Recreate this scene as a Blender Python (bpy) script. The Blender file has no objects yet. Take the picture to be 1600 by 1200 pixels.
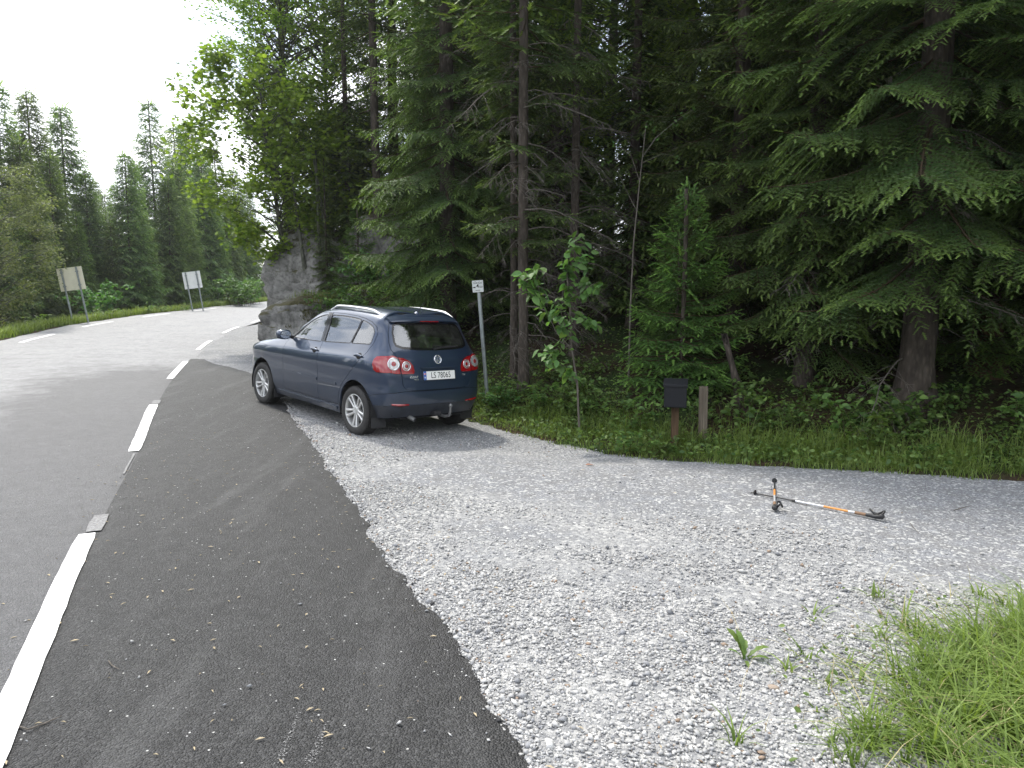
import bpy, bmesh, math, random
import numpy as np
from mathutils import Vector, Matrix, noise as mnoise
from mathutils.geometry import delaunay_2d_cdt

R = math.radians
rng = np.random.default_rng(7)
random.seed(7)
scene = bpy.context.scene
COL = scene.collection

# ------------------------------------------------------------------ camera
CAM_H = 1.75
F_PX = 1120.0                                  # focal length in pixels of the 1600 px wide photograph
PITCH = math.atan2(137.0, F_PX)
cam_d = bpy.data.cameras.new("camera")
cam = bpy.data.objects.new("camera", cam_d)
COL.objects.link(cam)
cam.location = (0, 0, CAM_H)
cam.rotation_euler = (math.pi / 2 - PITCH, 0, 0)
cam_d.sensor_width = 36.0
cam_d.lens = F_PX / 1600.0 * 36.0
cam_d.clip_start = 0.05
cam_d.clip_end = 3000
scene.camera = cam

# ------------------------------------------------------------------ light
SUN_EL, SUN_AZ = 55.0, -37.0                   # degrees; azimuth from +Y, positive towards +X
world = bpy.data.worlds.new("World")
scene.world = world
world.use_nodes = True
wt = world.node_tree
wt.nodes.clear()
def wn(t, **k):
    n = wt.nodes.new(t)
    for a, b in k.items(): setattr(n, a, b)
    return n
w_out = wn("ShaderNodeOutputWorld")
w_bg = wn("ShaderNodeBackground")
w_bg.inputs["Strength"].default_value = 0.15
sky = wn("ShaderNodeTexSky", sky_type='NISHITA', sun_disc=False)
sky.sun_elevation = R(SUN_EL)
sky.sun_rotation = R(SUN_AZ % 360)
sky.air_density = 1.0; sky.dust_density = 2.0; sky.ozone_density = 1.0
# broken cloud, projected on a flat layer overhead
geo = wn("ShaderNodeNewGeometry")
sep = wn("ShaderNodeSeparateXYZ")
wt.links.new(geo.outputs["Incoming"], sep.inputs[0])
def wm(op, a=None, b=None, va=None, vb=None):
    n = wn("ShaderNodeMath", operation=op)
    if a is not None: wt.links.new(a, n.inputs[0])
    if b is not None: wt.links.new(b, n.inputs[1])
    if va is not None: n.inputs[0].default_value = va
    if vb is not None: n.inputs[1].default_value = vb
    return n.outputs[0]
zc = wm('ABSOLUTE', sep.outputs[2])
zc = wm('ADD', zc, vb=0.12)
cx = wm('DIVIDE', sep.outputs[0], zc)
cy = wm('DIVIDE', sep.outputs[1], zc)
comb = wn("ShaderNodeCombineXYZ")
wt.links.new(cx, comb.inputs[0]); wt.links.new(cy, comb.inputs[1])
cn = wn("ShaderNodeTexNoise")
cn.inputs["Scale"].default_value = 0.85; cn.inputs["Detail"].default_value = 6; cn.inputs["Roughness"].default_value = 0.55
wt.links.new(comb.outputs[0], cn.inputs["Vector"])
cr = wn("ShaderNodeValToRGB")
cr.color_ramp.elements[0].position = 0.42; cr.color_ramp.elements[1].position = 0.58
wt.links.new(cn.outputs["Fac"], cr.inputs["Fac"])
cf = wm('MULTIPLY_ADD', cr.outputs["Color"]); wt.nodes[-1].inputs[1].default_value = 0.78; wt.nodes[-1].inputs[2].default_value = 0.22
cmix = wn("ShaderNodeMix", data_type='RGBA')
wt.links.new(cf, cmix.inputs["Factor"])
wt.links.new(sky.outputs[0], cmix.inputs[6])
cmix.inputs[7].default_value = (11.3, 11.5, 11.9, 1)
wt.links.new(cmix.outputs[2], w_bg.inputs["Color"])
wt.links.new(w_bg.outputs[0], w_out.inputs["Surface"])

sun_d = bpy.data.lights.new("sun", 'SUN')
sun_d.energy = 2.4
sun_d.angle = R(4.0)
sun_d.color = (1.0, 0.95, 0.86)
sun = bpy.data.objects.new("sun", sun_d)
COL.objects.link(sun)
_sd = Vector((math.sin(R(SUN_AZ)) * math.cos(R(SUN_EL)), math.cos(R(SUN_AZ)) * math.cos(R(SUN_EL)), math.sin(R(SUN_EL))))
sun.rotation_euler = (-_sd).to_track_quat('-Z', 'Y').to_euler()
sun.location = _sd * 60

scene.view_settings.view_transform = 'Standard'
scene.view_settings.look = 'None'
scene.view_settings.gamma = 1.0
scene.view_settings.exposure = 0.86
scene.view_settings.use_curve_mapping = False
scene.cycles.max_bounces = 6
scene.cycles.diffuse_bounces = 3
scene.cycles.glossy_bounces = 3
scene.cycles.transmission_bounces = 4
scene.cycles.transparent_max_bounces = 8
scene.cycles.use_denoising = True
scene.cycles.caustics_reflective = False
scene.cycles.caustics_refractive = False

# ------------------------------------------------------------------ small helpers
def tag(o, label=None, cat=None, group=None, kind=None):
    if label: o["label"] = label
    if cat: o["category"] = cat
    if group: o["group"] = group
    if kind: o["kind"] = kind
    return o

def empty(name, loc=(0, 0, 0), rz=0.0):
    o = bpy.data.objects.new(name, None)
    COL.objects.link(o)
    o.location = loc
    o.rotation_euler = (0, 0, rz)
    o.empty_display_size = 0.2
    return o

def mesh_np(name, V, F, mat=None, smooth=False, tri=True):
    """V (n,3), F (m,3 or 4) int -> mesh datablock"""
    V = np.asarray(V, dtype=np.float32); F = np.asarray(F, dtype=np.int32)
    me = bpy.data.meshes.new(name)
    k = F.shape[1]
    me.vertices.add(len(V)); me.vertices.foreach_set("co", V.ravel())
    me.loops.add(F.size); me.loops.foreach_set("vertex_index", F.ravel())
    me.polygons.add(len(F)); me.polygons.foreach_set("loop_start", np.arange(0, F.size, k, dtype=np.int32))
    if smooth:
        me.polygons.foreach_set("use_smooth", np.ones(len(F), dtype=bool))
    me.update(calc_edges=True)
    if mat: me.materials.append(mat)
    return me

def obj(name, me, parent=None, loc=None, rot=None, scale=None):
    o = bpy.data.objects.new(name, me)
    COL.objects.link(o)
    if parent: o.parent = parent
    if loc is not None: o.location = loc
    if rot is not None: o.rotation_euler = rot
    if scale is not None: o.scale = scale
    return o

def copy_tree(o, parent=None):
    c = o.copy(); COL.objects.link(c); c.parent = parent
    for ch in list(o.children): copy_tree(ch, c)
    return c

class MB:
    """collects shapes, builds ONE mesh object"""
    def __init__(s): s.V = []; s.F = []
    def add(s, V, F):
        b = len(s.V); s.V += [tuple(map(float, v)) for v in V]; s.F += [tuple(int(i) + b for i in f) for f in F]
    def box(s, lo, hi, M=None):
        (a, b, c), (d, e, f) = lo, hi
        V = [(a,b,c),(d,b,c),(d,e,c),(a,e,c),(a,b,f),(d,b,f),(d,e,f),(a,e,f)]
        if M is not None: V = [M @ Vector(v) for v in V]
        s.add(V, [(0,3,2,1),(4,5,6,7),(0,1,5,4),(1,2,6,5),(2,3,7,6),(3,0,4,7)])
    def tube(s, pts, rad, n=8, caps=True):
        pts = [Vector(p) for p in pts]
        if not hasattr(rad, '__len__'): rad = [rad] * len(pts)
        b = len(s.V); up = None
        for i, p in enumerate(pts):
            t = (pts[min(i+1, len(pts)-1)] - pts[max(i-1, 0)])
            t = t.normalized() if t.length > 1e-9 else Vector((0, 0, 1))
            if up is None:
                up = Vector((0, 0, 1)) if abs(t.z) < 0.9 else Vector((1, 0, 0))
            a = t.cross(up).normalized(); up = a.cross(t).normalized()
            for k in range(n):
                an = 2 * math.pi * k / n
                s.V.append(tuple(p + (a * math.cos(an) + up * math.sin(an)) * rad[i]))
        for i in range(len(pts) - 1):
            for k in range(n):
                s.F.append((b+i*n+k, b+i*n+(k+1) % n, b+(i+1)*n+(k+1) % n, b+(i+1)*n+k))
        if caps:
            s.F.append(tuple(b + k for k in reversed(range(n))))
            s.F.append(tuple(b + (len(pts)-1)*n + k for k in range(n)))
    def lathe(s, prof, n=32, M=None, closed=False):
        """prof [(r, h)] about local Z"""
        b = len(s.V)
        for (r, h) in prof:
            for k in range(n):
                a = 2 * math.pi * k / n
                v = Vector((r * math.cos(a), r * math.sin(a), h))
                if M is not None: v = M @ v
                s.V.append(tuple(v))
        m = len(prof)
        for i in range(m if closed else m - 1):
            j = (i + 1) % m
            for k in range(n):
                s.F.append((b+i*n+k, b+i*n+(k+1) % n, b+j*n+(k+1) % n, b+j*n+k))
    def prism(s, poly, z0, z1, M=None):
        n = len(poly); V = [Vector((x, y, z0)) for x, y in poly] + [Vector((x, y, z1)) for x, y in poly]
        if M is not None: V = [M @ v for v in V]
        F = [tuple(reversed(range(n))), tuple(range(n, 2*n))] + [(i, (i+1) % n, n+(i+1) % n, n+i) for i in range(n)]
        s.add(V, F)
    def build(s, name, mat, parent=None, smooth=None, bevel=0.0, seg=2, loc=None, rot=None):
        me = bpy.data.meshes.new(name)
        me.from_pydata(s.V, [], s.F); 
        bm = bmesh.new(); bm.from_mesh(me)
        bmesh.ops.recalc_face_normals(bm, faces=bm.faces)
        if bevel > 0:
            ed = [e for e in bm.edges if len(e.link_faces) == 2 and e.calc_face_angle(0) > 0.5]
            if ed: bmesh.ops.bevel(bm, geom=ed, offset=bevel, segments=seg, profile=0.5, affect='EDGES', clamp_overlap=True)
        bm.to_mesh(me); bm.free()
        me.materials.append(mat)
        o = obj(name, me, parent, loc, rot)
        if smooth is not None:
            for p in me.polygons: p.use_smooth = True
            me.set_sharp_from_angle(angle=R(smooth))
        return o

def text_mesh(body, size, extrude=0.0, space=1.0, align='CENTER', bold=0.0):
    cu = bpy.data.curves.new("text", 'FONT')
    cu.body = body; cu.size = size; cu.extrude = extrude; cu.align_x = align; cu.align_y = 'CENTER'
    cu.space_character = space; cu.offset = bold; cu.resolution_u = 4
    to = bpy.data.objects.new("text_tmp", cu)
    COL.objects.link(to)
    dg = bpy.context.evaluated_depsgraph_get()
    me = bpy.data.meshes.new_from_object(to.evaluated_get(dg))
    bpy.data.objects.remove(to); bpy.data.curves.remove(cu)
    return me

# ------------------------------------------------------------------ materials
def new_mat(name):
    m = bpy.data.materials.new(name); m.use_nodes = True
    nt = m.node_tree; b = nt.nodes["Principled BSDF"]
    return m, nt, b
def nd(nt, t, **k):
    n = nt.nodes.new(t)
    for a, v in k.items(): setattr(n, a, v)
    return n
def ramp(nt, fac, stops):
    n = nd(nt, "ShaderNodeValToRGB")
    el = n.color_ramp.elements
    while len(el) < len(stops): el.new(0.5)
    for e, (p, c) in zip(el, stops):
        e.position = p; e.color = (c[0], c[1], c[2], 1) if hasattr(c, '__len__') else (c, c, c, 1)
    nt.links.new(fac, n.inputs["Fac"])
    return n.outputs["Color"]
def mixc(nt, fac, a, b, mode='MIX'):
    n = nd(nt, "ShaderNodeMix", data_type='RGBA', blend_type=mode)
    for s, v in ((0, fac), (6, a), (7, b)):
        if isinstance(v, (int, float)): n.inputs[s].default_value = v if s == 0 else (v, v, v, 1)
        elif isinstance(v, tuple): n.inputs[s].default_value = (*v, 1)
        else: nt.links.new(v, n.inputs[s])
    return n.outputs[2]
def noise_t(nt, vec, scale, detail=4, rough=0.55, out="Fac"):
    n = nd(nt, "ShaderNodeTexNoise")
    n.inputs["Scale"].default_value = scale; n.inputs["Detail"].default_value = detail; n.inputs["Roughness"].default_value = rough
    if vec is not None: nt.links.new(vec, n.inputs["Vector"])
    return n.outputs[out]
def voro_t(nt, vec, scale, out="Distance", feature='F1', rand=1.0):
    n = nd(nt, "ShaderNodeTexVoronoi", feature=feature)
    n.inputs["Scale"].default_value = scale; n.inputs["Randomness"].default_value = rand
    if vec is not None: nt.links.new(vec, n.inputs["Vector"])
    return n.outputs[out]
def objco(nt): return nd(nt, "ShaderNodeTexCoord").outputs["Object"]
def bump(nt, b, h, strength=0.5, dist=0.01, prev=None):
    n = nd(nt, "ShaderNodeBump")
    n.inputs["Strength"].default_value = strength; n.inputs["Distance"].default_value = dist
    nt.links.new(h, n.inputs["Height"])
    if prev is not None: nt.links.new(prev, n.inputs["Normal"])
    nt.links.new(n.outputs[0], b.inputs["Normal"])
    return n.outputs[0]
def plain(name, col, rough=0.5, metal=0.0, spec=0.5, coat=0.0, noise=None, var=0.15, bumps=None):
    m, nt, b = new_mat(name)
    b.inputs["Roughness"].default_value = rough; b.inputs["Metallic"].default_value = metal
    b.inputs["Specular IOR Level"].default_value = spec; b.inputs["Coat Weight"].default_value = coat
    b.inputs["Coat Roughness"].default_value = 0.03
    if noise:
        co = objco(nt)
        f = noise_t(nt, co, noise, 5)
        c = ramp(nt, f, [(0.3, tuple(x * (1 - var) for x in col)), (0.7, tuple(min(1, x * (1 + var)) for x in col))])
        nt.links.new(c, b.inputs["Base Color"])
        if bumps: bump(nt, b, f, bumps[0], bumps[1])
    else:
        b.inputs["Base Color"].default_value = (*col, 1)
    return m

# ------------------------------------------------------------------ ground shape
def hermite(xs, ys):
    xs = np.array(xs, float); ys = np.array(ys, float)
    d = np.gradient(ys, xs)
    def f(x):
        x = np.asarray(x, float)
        xc = np.clip(x, xs[0], xs[-1])
        i = np.clip(np.searchsorted(xs, xc) - 1, 0, len(xs) - 2)
        h = xs[i+1] - xs[i]; t = (xc - xs[i]) / h
        y = (2*t**3-3*t**2+1)*ys[i] + (t**3-2*t**2+t)*h*d[i] + (-2*t**3+3*t**2)*ys[i+1] + (t**3-t**2)*h*d[i+1]
        return y + np.where(x > xs[-1], (x - xs[-1]) * d[-1], 0) + np.where(x < xs[0], (x - xs[0]) * d[0], 0)
    return f
_elev = hermite([-60, -10, 4, 9.0, 12, 20, 31, 42, 60, 100, 160], [0, 0, 0, 0.005, 0.125, 0.36, 0.72, 1.04, 1.55, 2.5, 3.5])
UX, UY = -0.38, 0.925
_APRON_Y = np.array([-5, .9, 2.5, 3.81, 5.72, 7.5, 8.81, 10.88, 12.6, 13.9, 15.95, 30]); _APRON_X = np.array([2.6, .62, .07, -.43, -1.26, -1.98, -2.56, -3.47, -4.3, -5.0, -6.7, -9])
def ground(x, y):
    x = np.asarray(x, float); y = np.asarray(y, float)
    s = UX * x + UY * y
    s = np.where(s > 100, 100 + (s - 100) * 0.2, s)
    da = (x - np.interp(y, _APRON_Y, _APRON_X)) * .85          # the yard falls away from the asphalt beside the car
    dip = .070 * (np.sqrt(np.clip(da, 0, 2.4) ** 2 + .01) - .1) * np.clip((y - 6.5) / 2.5, 0, 1) ** 2 * (3 - 2 * np.clip((y - 6.5) / 2.5, 0, 1)) * (1 - np.clip((y - 13) / 4, 0, 1))
    return _elev(s) - dip + 0.012 * np.sin(0.9 * x + 1.3) * np.sin(0.7 * y + 0.4)

def ray(px, py):
    dx = (px - 800) / F_PX; dy = (600 - py) / F_PX
    c, s = math.cos(PITCH), math.sin(PITCH)
    return np.array([dx, c + s * dy, -s + c * dy])
def px_ground(px, py, lift=0.0):
    """point where the pixel's ray meets the paved ground"""
    d = ray(px, py); lo, hi = 0.3, 300.0
    t = np.linspace(0.5, 200, 8000)
    z = CAM_H + d[2] * t - ground(d[0] * t, d[1] * t) - lift
    i = int(np.argmax(z < 0)) or len(t) - 1
    tt = t[i]
    return np.array([d[0] * tt, d[1] * tt, CAM_H + d[2] * tt])
def px_at(px, py, Y):
    d = ray(px, py); t = Y / d[1]
    return np.array([d[0] * t, Y, CAM_H + d[2] * t])

def poly_dist(P, x, y):
    """signed distance to the open polyline P; positive on its right-hand side"""
    x = np.asarray(x, float); y = np.asarray(y, float)
    best = np.full(x.shape, 1e9); sg = np.ones(x.shape)
    for (ax, ay), (bx, by) in zip(P[:-1], P[1:]):
        ex, ey = bx - ax, by - ay; L2 = ex*ex + ey*ey
        t = np.clip(((x-ax)*ex + (y-ay)*ey) / L2, 0, 1)
        dx, dy = x - ax - t*ex, y - ay - t*ey
        dd = np.hypot(dx, dy); cr = ex * (y - ay) - ey * (x - ax)
        m = dd < best - 1e-9
        best = np.where(m, dd, best); sg = np.where(m, np.where(cr < 0, 1.0, -1.0), sg)
    return best * sg
def in_poly(P, x, y):
    x = np.asarray(x, float); y = np.asarray(y, float); c = np.zeros(x.shape, bool)
    n = len(P)
    for i in range(n):
        (x1, y1), (x2, y2) = P[i], P[(i + 1) % n]
        if y1 == y2: continue
        c ^= ((y1 > y) != (y2 > y)) & (x < (x2 - x1) * (y - y1) / (y2 - y1) + x1)
    return c
def smooth_poly(P, n=8):
    P = np.array(P, float); out = []
    for i in range(len(P) - 1):
        p0 = P[max(i-1, 0)]; p1 = P[i]; p2 = P[i+1]; p3 = P[min(i+2, len(P)-1)]
        for k in range(n):
            t = k / n
            out.append(0.5*((2*p1)+(-p0+p2)*t+(2*p0-5*p1+4*p2-p3)*t*t+(-p0+3*p1-3*p2+p3)*t**3))
    out.append(P[-1])
    return np.array(out)
# ================================================================== the ground, road, yard
NEAR = smooth_poly([(9, -22), (2.65, -8), (-.87, 0), (-2.12, 2.83), (-3.08, 5), (-4.25, 7.9), (-5.38, 10.65), (-6.42, 13.4), (-7.38, 16.2), (-8.2, 18.8),
        (-8.9, 21.3), (-9.95, 26), (-10.9, 33), (-11.4, 40), (-11.5, 47), (-11.2, 56), (-10, 70), (-6, 90)])
FAR = smooth_poly([(4.2, -24), (-1.9, -10), (-5.45, -2), (-7.6, 2.95), (-9.6, 8), (-11.3, 13), (-13.45, 18.8), (-14.4, 21.7), (-15.7, 26.6), (-16.35, 32), (-16.7, 38),
        (-16.85, 47), (-16.5, 56), (-15.3, 70), (-11.3, 90)])
FOREST = np.array([(-9, 95), (-8.9, 60), (-9.2, 47), (-9.1, 37), (-8.1, 27), (-7.2, 21), (-6.4, 17.5), (-5.5, 15.4), (-4.2, 14.2), (-2.1, 12.1), (-.35, 10.2), (.3, 9.35), (1.46, 8.2), (2.97, 7.32), (4.85, 6.5), (9, 4.9), (16, 3.0), (40, -5)])[::-1]
# FOREST runs from far right to far ahead; positive distance (right-hand side) is inside the forest
GRASS = [(.98, 2.1), (1.10, 2.6), (1.22, 3.0), (1.52, 3.4), (1.95, 3.78), (2.45, 4.05), (3.3, 4.2), (5.0, 4.1), (9, 3.4), (9, -6), (2.0, -6), (.9, 0.5)]

def d_forest(x, y): return poly_dist(FOREST, x, y)
def d_left(x, y): return -poly_dist(FAR, x, y)
def sstep(a, b, v):
    t = np.clip((v - a) / (b - a), 0, 1); return t * t * (3 - 2 * t)
def wob(x, y, s, seed=0):
    x = np.asarray(x, float); y = np.asarray(y, float)
    return (np.sin(x*s*1.0+seed+1.7*np.sin(y*s*.63+seed)) * np.sin(y*s*1.13+seed*1.9+1.3*np.sin(x*s*.71)) * .6
            + .4*np.sin(x*s*2.3+y*s*1.9+seed*3.1) * np.sin(y*s*2.7-x*s*1.1+seed))
def terrain(x, y):
    x = np.asarray(x, float); y = np.asarray(y, float)
    df = d_forest(x, y) + .09 * wob(x, y, 2.4, 3) + .05 * wob(x, y, 6.1, 1); dl = d_left(x, y); g = ground(x, y)
    paved = -0.09
    bank = 0.03 + 0.34 * np.maximum(df - 0.5, 0)
    bank = 5.0 * (1 - np.exp(-bank / 5.0)) + 0.07 * wob(x, y, 1.1, 2) * sstep(.4, 2, df) + .22 * wob(x, y, .35, 5) * sstep(2, 5, df)
    bank = bank + .95 * np.exp(-((x + 2.7) ** 2 + (y - 16.9) ** 2) / 2.4)
    h = paved + (bank - paved) * sstep(-.12, .2, df)
    lb = 0.02 - 0.45 * sstep(.5, 3.0, dl) + .08 * wob(x, y, .9, 4) * sstep(.5, 2, dl) + 0.03 * np.maximum(dl - 6, 0)
    lb = np.minimum(lb, 3.0)
    h = np.where(dl > -.3, paved + (lb - paved) * sstep(.30, .62, dl), h)
    gp = poly_dist(np.array(GRASS + [GRASS[0]]), x, y)
    inside = in_poly(GRASS, x, y)
    gm = np.where(inside, sstep(.35, 1.0, np.abs(gp) + .18 * wob(x, y, 4, 7)), 0)
    h = np.where(inside & (df < 0), paved + (0.025 + .02 * wob(x, y, 3, 1) - paved) * gm, h)
    return g + h

def axis_lines(segs):
    out = []
    for a, b, st in segs: out += list(np.arange(a, b, st))
    return np.array(out)
gx = axis_lines([(-900, -300, 100), (-300, -100, 25), (-100, -40, 5), (-40, -20, 1.0), (-20, 8, .2), (8, 30, 1.0), (30, 100, 5), (100, 300, 25), (300, 901, 100)])
gy = axis_lines([(-900, -300, 100), (-300, -100, 25), (-100, -20, 5), (-20, -4, 1.0), (-4, 24, .2), (24, 60, .6), (60, 120, 5), (120, 300, 25), (300, 901, 100)])
X, Y = np.meshgrid(gx, gy)
Z = terrain(X, Y)
nx, ny = len(gx), len(gy)
idx = np.arange(nx * ny).reshape(ny, nx)
quads = np.stack([idx[:-1, :-1], idx[:-1, 1:], idx[1:, 1:], idx[1:, :-1]], -1).reshape(-1, 4)

# forest floor: needles, moss, soil
m_floor, nt, b = new_mat("forest_floor")
co = objco(nt)
n1 = noise_t(nt, co, 1.3, 6, .65); n2 = noise_t(nt, co, 14, 5, .7); n3 = noise_t(nt, co, 60, 3)
c1 = ramp(nt, n2, [(.3, (.012, .009, .005)), (.5, (.04, .026, .014)), (.72, (.075, .05, .03))])
c2 = ramp(nt, n3, [(.3, (.012, .022, .006)), (.7, (.045, .075, .02))])
nt.links.new(mixc(nt, ramp(nt, n1, [(.44, 0), (.58, 1)]), c1, c2), b.inputs["Base Color"])
b.inputs["Roughness"].default_value = .95; b.inputs["Specular IOR Level"].default_value = .2
bump(nt, b, n2, .9, .05)
ter = obj("ground", mesh_np("ground", np.stack([X, Y, Z], -1).reshape(-1, 3), quads, m_floor, smooth=True))
tag(ter, "brown needle-strewn forest soil with moss under the spruces", kind="structure")

# ---- gravel yard
def mat_gravel():
    m, nt, b = new_mat("gravel")
    co = objco(nt)
    at = nd(nt, "ShaderNodeAttribute", attribute_name="loose").outputs["Fac"]
    v1 = voro_t(nt, co, 95, "Color"); v1d = voro_t(nt, co, 95, "Distance")
    v2 = voro_t(nt, co, 42, "Color"); v2d = voro_t(nt, co, 42, "Distance")
    bw1 = nd(nt, "ShaderNodeSeparateColor"); nt.links.new(v1, bw1.inputs[0])
    bw2 = nd(nt, "ShaderNodeSeparateColor"); nt.links.new(v2, bw2.inputs[0])
    fine = ramp(nt, bw1.outputs[0], [(0, (.13, .135, .145)), (.5, (.20, .207, .222)), (.85, (.27, .277, .292)), (1, (.42, .425, .43))])
    coarse = ramp(nt, bw2.outputs[1], [(0, (.17, .172, .178)), (.3, (.25, .252, .255)), (.75, (.34, .338, .33)), (1, (.48, .475, .46))])
    big = noise_t(nt, co, 1.1, 5, .6)
    f = nd(nt, "ShaderNodeMath", operation='MULTIPLY_ADD'); nt.links.new(big, f.inputs[0]); f.inputs[1].default_value = 1.3
    a2 = nd(nt, "ShaderNodeMath", operation='SUBTRACT'); nt.links.new(at, a2.inputs[0]); a2.inputs[1].default_value = .65
    nt.links.new(a2.outputs[0], f.inputs[2])
    fac = ramp(nt, f.outputs[0], [(.25, 0), (.75, 1)])
    dirt = noise_t(nt, co, 5, 6, .65)
    fine2 = mixc(nt, ramp(nt, dirt, [(.35, 0.0), (.7, .45)]), fine, (.16, .15, .135))
    # specks of pale stone in the packed part
    spk = ramp(nt, bw2.outputs[2], [(.86, 0), (.88, 1)])
    fine3 = mixc(nt, spk, fine2, (.42, .42, .41))
    nt.links.new(mixc(nt, fac, fine3, coarse), b.inputs["Base Color"])
    b.inputs["Roughness"].default_value = .9; b.inputs["Specular IOR Level"].default_value = .25
    h1 = nd(nt, "ShaderNodeMath", operation='ADD'); nt.links.new(v1d, h1.inputs[0]); nt.links.new(v2d, h1.inputs[1])
    inv = nd(nt, "ShaderNodeMath", operation='SUBTRACT'); inv.inputs[0].default_value = 1; nt.links.new(h1.outputs[0], inv.inputs[1])
    bump(nt, b, inv.outputs[0], .7, .009)
    return m
M_GRAVEL = mat_gravel()

APR = smooth_poly([(2.6, -5), (1.35, -1.2), (.62, .9), (.07, 2.5), (-.2, 3.18), (-.43, 3.81), (-.83, 4.69), (-1.26, 5.72), (-1.98, 7.5), (-2.56, 8.81), (-3.47, 10.88), (-4.3, 12.6), (-5.0, 13.9), (-5.9, 15.1), (-6.7, 15.95), (-7.35, 16.9)])
apr_x = lambda y: np.interp(y, APR[:, 1], APR[:, 0])
near_x = lambda y: np.interp(y, NEAR[:, 1], NEAR[:, 0])
far_x = lambda y: np.interp(y, FAR[:, 1], FAR[:, 0])

def looseness(x, y):
    da = (x - apr_x(y)) * .85
    l = 1.0 - sstep(.25, 1.5, da) * .55
    l = np.maximum(l, (1 - sstep(2.4, 4.6, np.hypot(x - .8, y - 2.2))) * .95)
    l = np.maximum(l, .72 * np.exp(-((x - 1.4) * .45 + (y - 5.0)) ** 2 / .5) * (1 - sstep(2.2, 3.6, x)))
    l -= .35 * np.exp(-((y - 7.0) + .2 * (x - .5)) ** 2 / .8)
    l -= .55 * sstep(1.5, 3.6, x - .2 * (6 - y)) * sstep(3.4, 4.4, y)
    l -= .6 * sstep(12.5, 14.5, y)
    for y0_, x0_, sl in ((6.35, 1.0, .28), (4.85, 1.2, .33), (3.95, 1.6, .40)):
        l -= .5 * np.exp(-((y - y0_ + sl * (x - x0_)) / .26) ** 2) * sstep(-.3, .7, x - apr_x(y))
    return np.clip(l, 0.05, 1)
xs = np.arange(-9.9, 16, .15); ys = np.arange(-7, 48, .15)
X, Y = np.meshgrid(xs, ys)
keep_v = (d_forest(X, Y) < .55) & (X > near_x(Y) - .4) & (d_forest(X, Y) > -40)
Z = ground(X, Y) + .004 * wob(X, Y, 5, 3)
idx = np.arange(X.size).reshape(X.shape)
q = np.stack([idx[:-1, :-1], idx[:-1, 1:], idx[1:, 1:], idx[1:, :-1]], -1).reshape(-1, 4)
q = q[keep_v.ravel()[q].all(1)]
used = np.unique(q); remap = -np.ones(X.size, int); remap[used] = np.arange(len(used))
gm = mesh_np("gravel_yard", np.stack([X, Y, Z], -1).reshape(-1, 3)[used], remap[q], M_GRAVEL, smooth=True)
la = gm.attributes.new("loose", 'FLOAT', 'POINT'); la.data.foreach_set("value", looseness(X.ravel()[used], Y.ravel()[used]).astype(np.float32))
yard = obj("gravel_yard", gm); tag(yard, "grey gravel pull-off, pale and loose beside the asphalt", kind="structure")

# ---- asphalt
def mat_asphalt(name, lo, mid, hi, speck, rough, specks=.93, warm=0, track=False):
    m, nt, b = new_mat(name)
    co = objco(nt)
    v = voro_t(nt, co, 115, "Color"); vd = voro_t(nt, co, 115)
    sc = nd(nt, "ShaderNodeSeparateColor"); nt.links.new(v, sc.inputs[0])
    base = ramp(nt, sc.outputs[0], [(0, (lo, lo, lo*1.03)), (.6, (mid, mid, mid*1.03)), (1, (hi, hi, hi*1.02))])
    big = noise_t(nt, co, .8, 6, .6); md = noise_t(nt, co, 7, 5, .6)
    base = mixc(nt, ramp(nt, big, [(.3, 0.0), (.7, .35)]), base, (mid*1.5, mid*1.5, mid*1.5))
    base = mixc(nt, ramp(nt, md, [(.35, .45), (.6, 0.0)]), base, (lo*.8, lo*.8, lo*.83))
    v2 = voro_t(nt, co, 26, "Color"); v2d = voro_t(nt, co, 26)
    s2 = nd(nt, "ShaderNodeSeparateColor"); nt.links.new(v2, s2.inputs[0])
    k = nd(nt, "ShaderNodeMath", operation='GREATER_THAN'); nt.links.new(s2.outputs[1], k.inputs[0]); k.inputs[1].default_value = specks
    k2 = nd(nt, "ShaderNodeMath", operation='LESS_THAN'); nt.links.new(v2d, k2.inputs[0]); k2.inputs[1].default_value = .13
    kk = nd(nt, "ShaderNodeMath", operation='MULTIPLY'); nt.links.new(k.outputs[0], kk.inputs[0]); nt.links.new(k2.outputs[0], kk.inputs[1])
    base = mixc(nt, kk.outputs[0], base, (speck, speck, speck*.96))
    if track:
        # dusty scuffs carried out of the yard by tyres
        mp = nd(nt, "ShaderNodeMapping"); nt.links.new(co, mp.inputs[0]); mp.inputs["Rotation"].default_value = (0, 0, R(-24)); mp.inputs["Scale"].default_value = (2.2, .35, 1)
        tr = noise_t(nt, mp.outputs[0], 1.6, 6, .62)
        base = mixc(nt, ramp(nt, tr, [(.52, 0.0), (.75, .30)]), base, (.16, .16, .16))
    nt.links.new(base, b.inputs["Base Color"])
    b.inputs["Roughness"].default_value = rough; b.inputs["Specular IOR Level"].default_value = .5
    inv = nd(nt, "ShaderNodeMath", operation='SUBTRACT'); inv.inputs[0].default_value = 1; nt.links.new(vd, inv.inputs[1])
    bump(nt, b, inv.outputs[0], .95, .010)
    return m
M_ROAD = mat_asphalt("worn_asphalt", .13, .21, .36, .5, .58, .95)
M_ROAD.node_tree.nodes["Principled BSDF"].inputs["Specular IOR Level"].default_value = .8
_nt = M_ROAD.node_tree; _b = _nt.nodes["Principled BSDF"]
_old = _b.inputs["Base Color"].links[0].from_socket
_at = nd(_nt, "ShaderNodeAttribute", attribute_name="fresh").outputs["Fac"]
_nn = noise_t(_nt, objco(_nt), 2.2, 6, .65)
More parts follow.
